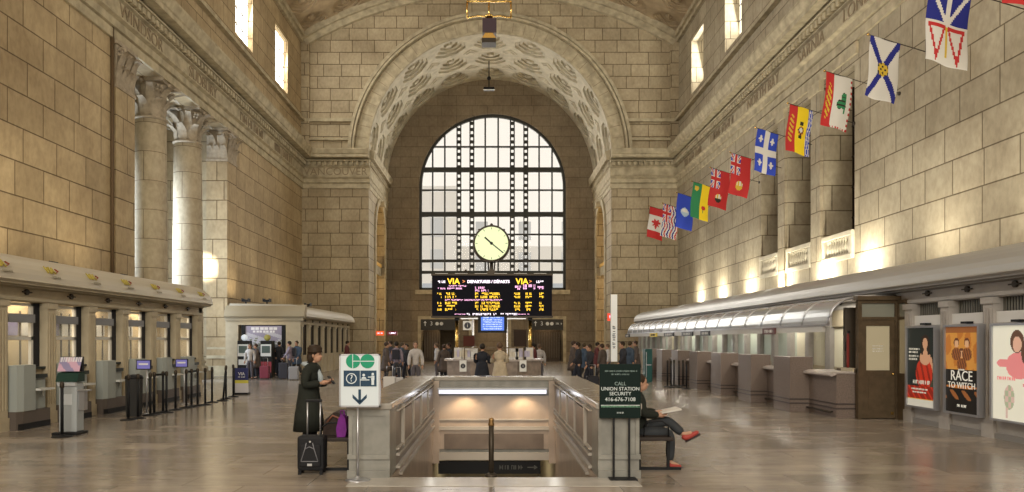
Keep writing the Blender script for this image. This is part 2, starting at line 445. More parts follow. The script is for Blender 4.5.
for p, q in zip(a, a[1:]): mb.face([(p[0], YB, p[1]), (q[0], YB, q[1]), (q[0], YB+.9, q[1]), (p[0], YB+.9, p[1])])
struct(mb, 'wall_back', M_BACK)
mb = MB().mat(M_TRIM)
mb.box(WC-WR-.3, WC+WR+.3, YB-.25, YB+.3, WZB-.35, WZB)
for d in doorsB:
    mb.box(d[0]-.25, d[0], YB-.08, YB+.1, 0, d[2]+.25); mb.box(d[1], d[1]+.25, YB-.08, YB+.1, 0, d[2]+.25); mb.box(d[0], d[1], YB-.08, YB+.1, d[2], d[2]+.25)
struct(mb, 'trim_6')

# the great arched window: bars as one steel frame, panes of clear glass
yw = YB+.35
mb = MB().mat(mat('window_steel', (.045, .045, .04), .5, .4))
def zlim(x):
    d = abs(x-WC); return WZS + math.sqrt(max(0, WR*WR-d*d))
for px, th in ((432.4,0), (444.6,0), (458.8,1), (471.8,1), (485.2,0), (498.2,0), (512.4,1), (525.9,1), (539.3,0), (552.3,0)):
    x = (px-VX)*YB/F; w = .15 if th else .13
    zt = min(zlim(x-w), zlim(x+w))
    if th:
        for sgn in (-1, 1): mb.box(x+sgn*w-.05, x+sgn*w+.05, yw-.12, yw+.12, WZB, zt)
        z = WZB+.3
        while z < zt-.1:
            mb.box(x-w, x+w, yw-.05, yw+.05, z, z+.26); z += .5
    else: mb.box(x-w/2, x+w/2, yw-.06, yw+.06, WZB, zt)
for py, th in ((146,0), (169,2), (189.5,0), (213.8,2), (234,0), (260.6,1), (272,1)):
    z = CH-(py-HY)*YB/F; h = (.07, .12, .2)[th]
    hw = WR if z <= WZS else math.sqrt(WR*WR-(z-WZS)**2)
    mb.box(WC-hw, WC+hw, yw-.1, yw+.1, z-h, z+h)
ring(mb, WC, WZS, WR-.22, WR, yw-.14, yw+.14)
for sgn in (-1, 1): mb.box(WC+sgn*(WR-.22), WC+sgn*WR, yw-.14, yw+.14, WZB, WZS)
mb.box(WC-WR, WC+WR, yw-.14, yw+.14, WZB, WZB+.2)
frame = struct(mb, 'window_1')
mb = MB().mat(mat('clear_window_glass', (1, 1, 1), .0, alpha=.06, spec=.5))
pts = [(WC-WR, WZB)] + arc(WC, WZS, WR, NA) + [(WC+WR, WZB)]
mb.face([(p[0], yw, p[1]) for p in pts])
mb.build('pane', None, frame)

# ------------------------------------------------------------------ ceiling vault
mb = MB().mat(mat('tan_vault_tile', (.36, .275, .17), .8, var=.2, vscale=1.5))
nseg = 11; ha = math.radians(31)
cell_v = 2.55
def vfn(th, y):
    return lambda u, v, d: (VCX+(VR+d)*math.sin(th+u/VR), y+v, VCZ+(VR+d)*math.cos(th+u/VR))
dth = 2*ha/nseg
y = YE-cell_v/2
while y > Y0:
    for i in range(nseg):
        th = -ha+dth*(i+.5)
        if y > 26: coffer(mb, vfn(th, y), dth*VR/2, cell_v/2, [(.86, .10), (.7, .22), (.5, .32)])
        else:
            g = vfn(th, y); hu, hv = dth*VR/2, cell_v/2
            mb.face([g(-hu, -hv, 0), g(hu, -hv, 0), g(hu, hv, 0), g(-hu, hv, 0)])
    y -= cell_v
struct(mb, 'ceiling')
mb = MB().mat(M_TRIM)       # ribs on the end wall under the vault
for (r0, r1, o) in ((VR-.35, VR+.05, .55), (VR-.75, VR-.35, .3)):
    pr = []
    for i in range(41):
        th = -ha+2*ha*i/40
        pr.append([mb.bm.verts.new((VCX+r*math.sin(th), yy, VCZ+r*math.cos(th))) for r, yy in ((r0, YE-o), (r1, YE-o), (r1, YE+.02), (r0, YE+.02))])
    for i in range(40):
        for k in range(4): mb.bm.faces.new([pr[i][k], pr[i][(k+1)%4], pr[i+1][(k+1)%4], pr[i+1][k]])
struct(mb, 'trim_7')

# ------------------------------------------------------------------ entablatures and string courses
ENT = [(0, ZA), (.10, ZA), (.10, ZA+.32), (.04, ZA+.35), (.17, ZA+.38), (.17, ZA+.64), (.32, ZA+.70), (.32, ZA+.76), (.05, ZA+.8), (.12, ZA+.84), (.12, 13.45), (.24, 13.5), (.24, 13.55), (.16, 13.57), (.16, 13.8),
       (.42, 13.84), (.42, 13.9), (.12, 13.93), (.12, 14.02), (.78, 14.03), (.78, 14.22), (.84, 14.26), (.95, ZC-.06), (.95, ZC), (0, ZC+.16)]
def entab(name, fn, a, b, dent_o=.2, m=None):
    mb = MB().mat(M_TRIM); mb.prism(ENT, a, b, fn)
    t = min(a, b)+.1
    while t < max(a, b)-.15:
        p = [(.16, 13.58), (.38, 13.58), (.38, 13.8), (.16, 13.8)]
        if t > 8 or name not in ('trim_left', 'trim_right'): mb.prism(p, t, t+.19, fn)
        t += .36
    return mb
mb = entab('trim_left', lambda o, z, t: (XL+o, t, z), Y0, YE-.02)
mb.mat(M_TRIMD)
struct(mb, 'trim_8')
mb = entab('trim_right', lambda o, z, t: (XR-o, t, z), Y0, YE-.02); struct(mb, 'trim_9')
mb = entab('e', lambda o, z, t: (t, YE-o, z), XL+.02, AC-AR+.1); struct(mb, 'trim_10')
mb = entab('e', lambda o, z, t: (t, YE-o, z), AC+AR-.1, XR-.02); struct(mb, 'trim_11')
mb = entab('e', lambda o, z, t: (AC-AR+o*.45, t, z), YE+.02, YB-.02); struct(mb, 'trim_12')
mb = entab('e', lambda o, z, t: (AC+AR-o*.45, t, z), YE+.02, YB-.02); struct(mb, 'trim_13')
# frieze inscriptions in low relief, stone darkened in place of carved shadow
M_INS = mat('inscription_stone', (.27, .21, .135), .85)
mb = MB().mat(M_INS)
for k_, y in enumerate((40.0, 46.0)): dash(mb, (XL+.13, y, 13.16), (0, 1, 0), (0, 0, 1), 4, .5, k_, .03)
for txt, y in (('WINDSOR', 27.6), ('SUDBURY', 33.4)):
    mb.text(txt, .72, (XL+.135, y, 13.16), (0, 1, 0), (0, 0, 1), .012)
struct(mb, 'trim_14')
mb = MB().mat(M_INS)
for k_, y in enumerate((41.0, 46.8)): dash(mb, (XR-.13, y, 13.16), (0, -1, 0), (0, 0, 1), 4.2, .5, k_+5, .03)
for txt, y in (('TORONTO', 20.6), ('LONDON', 25.0), ('SARNIA', 29.3), ('NORTH BAY', 34.6)):
    mb.text(txt, .72, (XR-.135, y, 13.16), (0, -1, 0), (0, 0, 1), .012)
struct(mb, 'trim_15')
mb = MB().mat(M_INS); mb.text('VANCOUVER', .72, (-10.75, YE-.135, 13.16), (1, 0, 0), (0, 0, 1), .012); struct(mb, 'trim_16')
# plain string courses above the cornice and the moulding under the vault
k = 17
for (z, h, o) in ((15.3, .14, .22), (16.55, .2, .26), (21.9, .25, .18), (22.15, .3, .35)):
    mb = MB().mat(M_TRIM)
    for (X, s) in ((XL, 1), (XR, -1)): mb.box(X, X+s*o, Y0, YE, z, z+h)
    if z < 21:
        for (a, b) in ((XL, AC-9.62 if z < 15.4 else AC-math.sqrt(9.62**2-(z-AZ)**2)), (AC+9.62 if z < 15.4 else AC+math.sqrt(9.62**2-(z-AZ)**2), XR)):
            mb.box(a, b, YE-o, YE, z, z+h)
    struct(mb, 'trim_%d' % k); k += 1
# corner piers on the end wall above the cornice
mb = MB().mat(M_END)
for a, b in ((XL, XL+.55), (XR-.55, XR)): mb.box(a, b, YE-.25, YE, ZC+.1, 22.2)
struct(mb, 'trim_21')
# dado mouldings
mb = MB().mat(M_TRIM)
for X, s in ((XL, 1), (XR, -1)):
    for a, b in (((24.2, OPEN_Y[0]), (OPEN_Y[1], 36.2)) if s > 0 else ((46, YE),)):
        mb.box(X, X+s*.1, a, b, .85, 1.0); mb.box(X, X+s*.07, a, b, 0, .5)
mb.box(XL-.9, XL, OPEN_Y[1]-.1, OPEN_Y[1], .85, 1.0); mb.box(XL-.9, XL, OPEN_Y[1]-.07, OPEN_Y[1], 0, .5)
mb.box(XL-.9, XL, OPEN_Y[1]-.05, OPEN_Y[1], 1.3, 1.4)
struct(mb, 'trim_22')
# recessed joint beside the left columns
mb = MB().mat(mat('conduit_brown', (.10, .065, .035), .6)); mb.tube([(XL+.06, 25.55, 3.4), (XL+.06, 25.55, 13.5)], .06)
mb.build('conduit', None, label='dark vertical conduit on the left wall before the first pilaster', cat='pipe')

# ------------------------------------------------------------------ rear of the hall (behind the camera), with the window that lights it
mb = MB(); arch_wall(mb, lambda u, z: (u, Y0, z), XL-.9, XR+1.1, 26.4, AC, AR, AZ, z0=3, n=24); mb.face([(XL-.9, Y0, 0), (XR+1.1, Y0, 0), (XR+1.1, Y0, 3), (XL-.9, Y0, 3)])
struct(mb, 'wall_rear', M_END)
# ------------------------------------------------------------------ floor with the stair opening
def floor_mat():
    m = bpy.data.materials.new('polished_marble_floor'); m.use_nodes = True
    nt = m.node_tree; N = nt.nodes; L = nt.links; b = N['Principled BSDF']
    tc = N.new('ShaderNodeTexCoord')
    br = N.new('ShaderNodeTexBrick'); br.inputs['Scale'].default_value = 1; br.inputs['Brick Width'].default_value = 1.5; br.inputs['Row Height'].default_value = .75
    br.inputs['Mortar Size'].default_value = .006; br.offset = .5
    br.inputs['Color1'].default_value = (.37, .32, .265, 1); br.inputs['Color2'].default_value = (.25, .215, .18, 1); br.inputs['Mortar'].default_value = (.13, .11, .09, 1)
    L.new(tc.outputs['Object'], br.inputs['Vector'])
    # darker bands laid across the hall
    n = N.new('ShaderNodeTexNoise'); n.inputs['Scale'].default_value = .9; n.inputs['Detail'].default_value = 10; n.inputs['Roughness'].default_value = .7
    mp = N.new('ShaderNodeMapping'); mp.inputs['Scale'].default_value = (.6, 1.5, 1); L.new(tc.outputs['Object'], mp.inputs[0]); L.new(mp.outputs[0], n.inputs['Vector'])
    r = N.new('ShaderNodeValToRGB'); r.color_ramp.elements[0].position = .35; r.color_ramp.elements[1].position = .65
    r.color_ramp.elements[0].color = (.62, .60, .58, 1); r.color_ramp.elements[1].color = (1.12, 1.1, 1.08, 1); L.new(n.outputs['Fac'], r.inputs['Fac'])
    mx = N.new('ShaderNodeMix'); mx.data_type = 'RGBA'; mx.blend_type = 'MULTIPLY'; mx.inputs[0].default_value = 1
    L.new(br.outputs['Color'], mx.inputs[6]); L.new(r.outputs['Color'], mx.inputs[7]); L.new(mx.outputs[2], b.inputs['Base Color'])
    rr = N.new('ShaderNodeMapRange'); rr.inputs['To Min'].default_value = .12; rr.inputs['To Max'].default_value = .30
    L.new(n.outputs['Fac'], rr.inputs['Value']); L.new(rr.outputs[0], b.inputs['Roughness'])
    b.inputs['Specular IOR Level'].default_value = .6
    n3 = N.new('ShaderNodeTexNoise'); n3.inputs['Scale'].default_value = 1.2; L.new(tc.outputs['Object'], n3.inputs['Vector'])
    bp = N.new('ShaderNodeBump'); bp.inputs['Strength'].default_value = .12; bp.inputs['Distance'].default_value = .01
    L.new(n3.outputs['Fac'], bp.inputs['Height']); L.new(bp.outputs['Normal'], b.inputs['Normal'])
    return m
M_FLOOR = floor_mat()
SX0, SX1, SY0, SY1, SYF = -1.32, 1.32, 9.51, 16.2, 16.75
mb = MB()
for a, b, c, d in ((XL-4.2, SX0, Y0, 68), (SX1, XR+1.2, Y0, 68), (SX0, SX1, Y0, SY0), (SX0, SX1, SYF-.3, 68)):
    mb.face([(a, c, 0), (b, c, 0), (b, d, 0), (a, d, 0)])
struct(mb, 'floor', M_FLOOR)
mb = MB().mat(mat('pale_marble_threshold', (.40, .37, .33), .16, var=.12)); mb.box(SX0-.45, SX1+.45, SY0-.55, SY0+.02, -.05, .006)
struct(mb, 'trim_23')
# the stairs going down and the lower landing
M_MARB = mat('tennessee_marble', (.40, .325, .265), .3, var=.15, vscale=2.2)
M_MARBL = mat('grey_marble', (.225, .218, .195), .32, var=.18, vscale=5, bump=.05)
mb = MB().mat(M_MARB)
for i in range(20):
    mb.box(SX0, SX1, SY0+.02+.3*i, SY0+.32+.3*i+.02, -.16*(i+1)-.15, -.16*(i+1))
mb.mat(mat('lower_concourse_floor', (.30, .27, .16), .4)); mb.box(SX0-.6, SX1+.6, SY0+6, 24, -3.45, -3.2)
st = thing('staircase', 'marble staircase going down inside the stone parapet', 'stairs', (0, SY0, 0))
mb.build('steps', None, st)
# well walls
mb = MB().mat(M_MARB)
for s, X in ((-1, SX0), (1, SX1)):
    mb.box(X, X+s*.1, SY0, SY1+.3, -3.4, -.01)
mb.box(SX0-.6, SX0-.1, 16.9, 24, -3.4, -.2); mb.box(SX1+.1, SX1+.6, 16.9, 24, -3.4, -.2); mb.box(SX0-.6, SX1+.6, 24, 24.1, -3.4, -.2)
mb.box(SX0-.6, SX1+.6, 16.9, 24.1, -.75, -.6)
struct(mb, 'wall_stairwell')
# parapet round the stairwell
par = thing('stair_parapet', 'pale grey marble parapet with end piers around the stairwell', 'parapet', (0, SY0, 0))
OX0, OX1 = -1.84, 1.84
for s, X, O in ((-1, SX0, OX0), (1, SX1, OX1)):
    mb = MB().mat(mat('side_marble', (.17, .14, .115), .3, var=.15, vscale=3))
    mb.box(X, O, SY0+.6, SYF, 0, .87)
    mb.mat(mat('marble_inset', (.17, .135, .11), .35, var=.15, vscale=3))
    # panels and mouldings on the inner face
    xi = X - s*.0
    for y in (10.9, 12.1, 13.5, 14.9):
        mb.box(xi, xi-s*.03, y, y+.95, .3, .76)
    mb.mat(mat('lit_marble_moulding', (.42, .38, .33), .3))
    for z in (.19, .02): mb.box(xi, xi-s*.05, SY0+.6, SY1, z, z+.035)
    mb.box(xi, xi-s*.05, SY0+.9, SY1, -.12, -.09)
    for y in (10.7, 12.0, 13.3, 14.7): mb.box(xi, xi-s*.045, y-.03, y+.05, .24, .84)
    for z in (.27, .79): mb.box(xi, xi-s*.04, SY0+.6, SY1, z, z+.025)
    mb.build('side_wall', None, par)
    mb = MB().mat(M_MARBL)           # near pier with sunk panel
    mb.box(X, O, SY0, SY0+.6, 0, .87)
    mb.box(X-s*.0, O+s*.02, SY0-.02, SY0, .79, .87); mb.box(X, O+s*.02, SY0-.025, SY0, 0, .1)
    mb.box(X, O+s*.015, SY0-.03, SY0, .24, .30)
    mb.box(X, X+s*.05, SY0-.02, SY0, .3, .79); mb.box(O-s*.05, O, SY0-.02, SY0, .3, .79)
    mb.build('pier', None, par)
    mb = MB().mat(mat('parapet_cap_marble', (.30, .275, .24), .2, var=.12, vscale=3))
    mb.box(X-s*.03, O+s*.03, SY0-.05, SYF+.03, .87, .95, bevel=.015)
    mb.build('cap', None, par)
mb = MB().mat(mat('parapet_cap_marble')); mb.box(SX0+.03, SX1-.03, SY1-.03, SYF+.03, .871, .95, bevel=.015); mb.build('cap', None, par)
mb = MB().mat(M_MARBL)
mb.box(SX0, SX1, SY1, SYF, -.83, .87)
mb.mat(M_MARB)
mb.box(SX0+.0, SX0+.14, SY1-.1, SY1, -.9, .87); mb.box(SX1-.14, SX1, SY1-.1, SY1, -.9, .87)
mb.mat(M_MARB); mb.box(SX0+.14, SX1-.14, SY1-.03, SY1, -.60, .55)
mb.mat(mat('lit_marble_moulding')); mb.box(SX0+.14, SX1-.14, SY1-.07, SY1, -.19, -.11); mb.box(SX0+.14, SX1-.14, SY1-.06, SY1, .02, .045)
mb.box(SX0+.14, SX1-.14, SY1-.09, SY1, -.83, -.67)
mb.mat(mat('marble_inset')); mb.box(SX0+.25, SX1-.25, SY1-.045, SY1, -.6, -.27)
mb.build('end_wall', None, par)
# strip light under the coping of the end wall
t = thing('strip_light', 'long white fluorescent strip light inside the stairwell under the far coping', 'light', (0, SY1-.1, .6))
mb = MB().mat(mat('strip_diffuser', (.9, .92, 1), .4, emit=.55, ecol=(.72, .8, 1))); mb.box(-1.18, 1.12, SY1-.2, SY1-.1, .60, .69); mb.build('diffuser', None, t)
mb = MB().mat(M_STEEL); mb.box(-1.2, 1.14, SY1-.22, SY1-.0, .69, .73); mb.build('housing', None, t)
# sign hanging in the opening below
t = thing('direction_sign', 'black direction sign with a right arrow at the foot of the stairwell', 'sign', (0, SY1+.3, -.9))
mb = MB().mat(M_BLACK); mb.box(-1.2, 1.0, SY1-.06, SY1-.0, -1.13, -.86); mb.build('board', None, t)
mb = MB().mat(mat('sign_grey', (.10, .10, .09), .5)); dash(mb, (.35, SY1-.065, -.99), (1,0,0), (0,0,1), .55, .09, 3); 
mb.box(.72, .88, SY1-.065, SY1-.06, -1.0, -.98); mb.prism([(.86,-.94),(.94,-.99),(.86,-1.04)], SY1-.065, SY1-.06, lambda p,q,t: (p,t,q)); mb.build('lettering', None, t)
# centre handrail
t = thing('handrail', 'dark centre handrail post with a brass knob at the head of the stairs', 'handrail', (-.035, 9.62, 0))
mb = MB().mat(M_DARK); mb.tube([(-.035, 9.62, 0), (-.035, 9.62, .66)], .035, 10); mb.lathe([(.08, 0), (.08, .02), (.04, .05)], (-.035, 9.62, 0)); mb.build('post', None, t)
mb = MB().mat(mat('aged_brass', (.28, .17, .07), .35, .8)); mb.lathe([(.036, 0), (.042, .02), (.03, .05), (.036, .07), (.03, .095), (.008, .105)], (-.035, 9.62, .65)); mb.build('knob', None, t)
mb = MB().mat(M_DARK); mb.tube([(-.035, 9.64, .58), (-.035, 10.4, .2), (-.035, 15.2, -2.3)], .025); mb.tube([(-.035, 15.2, -2.3), (-.035, 15.2, -3.1)], .025); mb.build('rail', None, t)

# ------------------------------------------------------------------ columns with Corinthian capitals
def leaf(mb, base, out, w, h, curl, th=.03):
    """acanthus leaf rising from base, leaning to out, tip curling over"""
    out = Vector(out).normalized(); side = Vector((-out.y, out.x, 0)); base = Vector(base)
    prof = [(0, 0, .75), (.05, .3, 1), (.1, .62, .95), (.24*curl*2, .88, .75), (.5*curl*2, 1.0, .55), (.66*curl*2, .9, .3)]
    rows = []
    for o, z, ww in prof:
        c = base + out*(o*h*.72) + Vector((0, 0, z*h))
        rows.append([mb.bm.verts.new(c + side*(k*w*ww/2) + out*(-.06*abs(k)*w)) for k in (-1, -.35, .35, 1)] )
    for a, b in zip(rows, rows[1:]):
        for k in range(3):
            f = mb.bm.faces.new([a[k], a[k+1], b[k+1], b[k]]); f.material_index = mb.mi; f.smooth = True
def volute(mb, c, out, r, th):
    out = Vector(out).normalized(); side = Vector((-out.y, out.x, 0)); c = Vector(c)
    pts = []
    for i in range(15):
        a = i*.62; rr = r*(1-i/17)
        pts.append(c + out*(rr*math.cos(a)) + Vector((0, 0, rr*math.sin(a))))
    mb.tube(pts, [th*(1-i/22) for i in range(15)], 6)
def capital_round(mb, x, y, z, r, h):
    mb.lathe([(r*.98, 0), (r*1.08, .03*h), (r*1.08, .07*h), (r*.88, .09*h), (r*.84, .5*h), (r*.9, .78*h), (r*1.2, .92*h)], (x, y, z), 24)
    for row, (n, z0, hh, w) in enumerate(((8, .08, .42, .62), (8, .12, .68, .6))):
        for k in range(n):
            a = 2*PI*(k+.5*row)/n; o = (math.cos(a), math.sin(a))
            leaf(mb, (x+o[0]*r*.93, y+o[1]*r*.93, z+z0*h), (*o, 0), w*r*1.05, hh*h, .95)
    for k in range(4):
        a = PI/4+PI/2*k; o = (math.cos(a), math.sin(a))
        for s in (-.18, .18):
            volute(mb, (x+o[0]*r*1.38-o[1]*s*r*.6, y+o[1]*r*1.38+o[0]*s*r*.6, z+.76*h), (*o, 0), r*.24, r*.075)
        a = PI/2*k; mb.ball((x+math.cos(a)*r*1.28, y+math.sin(a)*r*1.28, z+.93*h), r*.17, 8, 6)
        leaf(mb, (x+math.cos(a)*r*1.0, y+math.sin(a)*r*1.0, z+.45*h), (math.cos(a), math.sin(a), 0), .35*r, .42*h, .4)
    q = r*1.45
    mb.prism([(q*a, q*b) for a, b in ((1,1),(.5,.86),(-.5,.86),(-1,1),(-.86,.5),(-.86,-.5),(-1,-1),(-.5,-.86),(.5,-.86),(1,-1),(.86,-.5),(.86,.5))], z+.92*h, z+h, lambda p, s, t: (x+p, y+s, t))
M_CAP = mat('carved_capital_stone', (.36, .30, .22), .8, var=.2, vscale=6)
def column():
    t = thing('stone_column', 'x', 'column', (0, 0, 0), 0)
    r = .64; ht = ZA; hc = 1.55
    mb = MB().mat(M_PALE); mb.box(-.85, .85, -.85, .85, 0, .35); mb.lathe([(.84, .35), (.88, .45), (.84, .56), (.72, .6), (.70, .66), (.77, .72), (.77, .8), (.68, .86)], seg=32); mb.build('base', None, t)
    mb = MB().mat(M_SHAFT)
    mb.lathe([(.70, .84), (r*1.03, .9), (r*1.02, 3), (r, 5.5), (r*.96, 8), (r*.92, ht-hc)], seg=40); mb.build('shaft', None, t)
    mb = MB().mat(M_CAP); capital_round(mb, 0, 0, ht-hc, r*.92, hc); mb.build('capital', None, t)
    return t
c1 = column(); c1.location = (XL-.72, 30.1, 0)
c2 = copy_tree(c1); c2.location = (XL-.72, 33.75, 0)
c1['label'] = 'nearer round stone column with leafy Corinthian capital in the left wall'; c2['label'] = 'farther round stone column with leafy Corinthian capital in the left wall'
c1['group'] = c2['group'] = 'columns of the left wall'
# pilasters flanking the columns
def pilaster(name, label, x0, x1, y0, y1, faces, grp=None):
    t = thing(name, label, 'pilaster', ((x0+x1)/2, (y0+y1)/2, 0), group=grp)
    mb = MB().mat(M_WALLL); mb.box(x0, x1, y0, y1, 0, ZA-1.55); mb.build('shaft', None, t)
    mb = MB().mat(M_CAP); z = ZA-1.55; h = 1.55
    mb.box(x0-.0, x1, y0+.02, y1-.02, z, z+h*.92); mb.box(x0-.06, x1+.08, y0-.08, y1+.08, z+h*.92, ZA)
    mb.box(x0-.02, x1+.04, y0-.04, y1+.04, z-.06, z+.06)
    for fc in faces:
        if fc == 'x+':
            for r_, (n, z0, hh) in enumerate(((4, .05, .4), (3, .1, .66))):
                for k in range(n): leaf(mb, (x1, y0+(y1-y0)*(k+.5)/n, z+z0*h), (1, 0, 0), (y1-y0)/n*.95, hh*h, .5)
            for yy in (y0+.1, y1-.1): volute(mb, (x1+.12, yy, z+.75*h), (1, 0, 0), .17, .05)
        if fc == 'y-':
            for r_, (n, z0, hh) in enumerate(((3, .05, .4), (2, .1, .66))):
                for k in range(n): leaf(mb, (x0+(x1-x0)*(k+.5)/n, y0, z+z0*h), (0, -1, 0), (x1-x0)/n*.95, hh*h, .5)
            for xx in (x0+.1, x1-.1): volute(mb, (xx, y0-.12, z+.75*h), (0, -1, 0), .17, .05)
    mb.build('capital', None, t); return t
pilaster('stone_pilaster', 'flat stone pilaster with leafy capital before the two round columns', XL-.9, XL+.09, 25.75, OPEN_Y[0]-.02, ('x+',), 'flat pilasters of the left wall')
pilaster('stone_pilaster', 'flat stone pilaster with leafy capital beyond the two round columns', XL-.92, XL+.09, OPEN_Y[1]-.04, OPEN_Y[1]+1.3, ('x+', 'y-'), 'flat pilasters of the left wall')
# right wall: flat strips between the bays
mb = MB().mat(M_WALLR)
for a, b in ((28.4, 29.4), (31.9, 32.8)):
    mb.box(XR-.12, XR+.2, a+.08, b-.08, 3.2, 11.2); mb.mat(M_TRIM); mb.box(XR-.2, XR+.1, a, b, 11.2, 11.6); mb.mat(M_WALLR)
mb.mat(M_TRIM); mb.box(XR-.1, XR+.1, 25.7, 35.4, 11.6, 12.0)
struct(mb, 'trim_24')
WHICH = ('nearest', 'middle', 'farthest')
for k, (a, b) in enumerate(RB):
    t = thing('balustrade', '%s of the three stone balustrades in the right wall bays' % WHICH[k], 'balustrade', (XR+.1, (a+b)/2, 4.65), group='balustrades of the right wall')
    mb = MB().mat(M_PALE); mb.box(XR-.12, XR+.14, a+.02, b-.02, 5.42, 5.6, .02); mb.build('rail', None, t)
    mb = MB().mat(M_PALE); mb.box(XR-.12, XR+.14, a+.02, b-.02, 4.6, 4.78, .02); mb.box(XR-.1, XR+.12, a+.02, a+.24, 4.78, 5.42); mb.box(XR-.1, XR+.12, b-.24, b-.02, 4.78, 5.42); mb.build('base', None, t)
    first = None
    for i in range(9):
        yy = a+.4+(b-a-.8)*i/8
        if first is None:
            mb = MB().mat(M_PALE); mb.lathe([(.07, 0), (.07, .05), (.04, .1), (.075, .22), (.085, .3), (.05, .45), (.04, .52), (.07, .6), (.07, .65)], seg=10)
            first = mb.build('baluster', None, t); first.location = (XR, yy, 4.77)
        else:
            o = first.copy(); COL.objects.link(o); o.location = (XR, yy, 4.77)

# ------------------------------------------------------------------ left ticket offices
M_CREAM = mat('cream_painted_stone', (.43, .365, .255), .55, var=.08, vscale=4)
M_CREAMD = mat('cream_moulding', (.33, .28, .195), .6)
M_ROOFL = mat('painted_canopy', (.46, .41, .32), .45)
M_GREYSTEEL = mat('canopy_metal', (.42, .41, .39), .34, .4)
M_INT = mat('office_interior', (.42, .33, .2), .8)
def roof_profile(s=1):
    """(o, z): o = metres from the ticket office face towards the hall"""
    pts = [(-3.4, 2.95), (.18, 2.80), (.18, 2.83), (.3, 2.86), (.36, 2.9)]
    for i in range(9):
        a = PI/2*i/8; pts.append((-.52+.86*math.cos(a), 2.93+.55*math.sin(a)))
    pts += [(-3.4, 3.52)]
    return pts
def office(name, label, X, s, ya, yb, m_face, m_dark, m_roof, wallx, bays, ystart, pitch, sill=1.2, top=2.52, pw=.30, pd=.16):
    """X = face plane, s = +1 when the hall lies to +x of the face"""
    t = thing(name, label, 'ticket office', (X, (ya+yb)/2, 0))
    fn = lambda o, z, q: (X+s*o, q, z)
    bk = abs(wallx-X)-.03
    prof = [(max(o, -bk), z) for o, z in roof_profile()]
    mb = MB().mat(m_roof); mb.prism(prof, ya, yb, fn, smooth=False); mb.build('roof', None, t)
    mb = MB().mat(m_dark); mb.prism([(0, 2.78), (.05, 2.78), (.08, 2.79), (.16, 2.805), (.3, 2.83), (.3, 2.86), (.05, 2.86), (0, 2.86)], ya, yb, fn); mb.build('cornice', None, t)
    mb = MB().mat(m_face); mb.box(X-s*.3, X, ya, yb, top, 2.85); mb.box(X, X+s*.03, ya, yb, top+.02, top+.09)
    mb.build('frieze', None, t)
    k = 0
    while True:
        y = ystart+pitch*k
        if y > yb-.02: break
        if y > ya:
            mb = MB().mat(m_face)
            mb.box(X-s*pd, X+s*.06, y-pw/2, min(y+pw/2, yb), 0, top)
            mb.box(X-s*.05, X+s*.09, y-pw/2-.03, min(y+pw/2+.03, yb), top-.12, top); mb.box(X-s*.05, X+s*.08, y-pw/2-.02, y+pw/2+.02, 0, .25)
            for q in (-.09, 0, .09): mb.box(X+s*.06, X+s*.075, y+q-.02, y+q+.02, .4, top-.2)
            mb.build('pilaster', None, t)
            mb = MB().mat(M_DARK); yy = y+pitch/2
            if yy < yb:
                mb.disc((X+s*.02, yy, 2.71), .06, (1, 0, 0), .05, 12); mb.obox((X+s*.03, yy, 2.71), (.03, .3, .025), Matrix.Identity(3)); mb.build('rosette', None, t)
        k += 1
    return t
# near office
LX = -9.4; LS, LP = 14.26, 1.586
t = office('ticket_office', 'long cream ticket office with round-edged roof along the near left wall', LX, 1, 8.3, 24.15, M_CREAM, M_CREAMD, M_ROOFL, XL, 6, LS-3*LP, LP)
mb = MB().mat(M_CREAM); mb.box(XL+.02, LX, 23.95, 24.15, 0, 2.9); mb.box(XL+.02, LX, 23.9, 24.2, 2.55, 2.85); mb.build('end_wall', None, t)
mb = MB().mat(M_INT); mb.box(LX-1.35, LX-1.25, 8.3, 23.95, 0, 2.7); mb.mat(mat('office_ceiling', (.6, .55, .45), .8)); mb.box(XL+.1, LX-.3, 8.3, 23.95, 2.7, 2.78)
mb.mat(mat('office_panel', (.5, .42, .28), .7))
for k in range(-3, 6):
    ya = LS+LP*k
    mb.mat(mat('office_panel')); mb.box(LX-1.25, LX-1.2, ya+.2, ya+1.5, 1.0, 1.75)
    mb.mat(mat('office_poster_violet', (.16, .15, .26), .5)); mb.box(LX-1.25, LX-1.2, ya+.35, ya+.85, 1.85, 2.3)
    mb.mat(mat('office_poster_white', (.5, .5, .5), .5)); mb.box(LX-1.25, LX-1.2, ya+.95, ya+1.4, 1.85, 2.3)
    mb.mat(mat('office_dark_frame', (.05, .03, .015), .5)); mb.box(LX-1.2, LX-1.18, ya+.9, ya+.94, 1.0, 2.4); mb.box(LX-1.2, LX-1.18, ya+1.25, ya+1.29, 1.0, 2.4)
mb.build('interior', None, t)
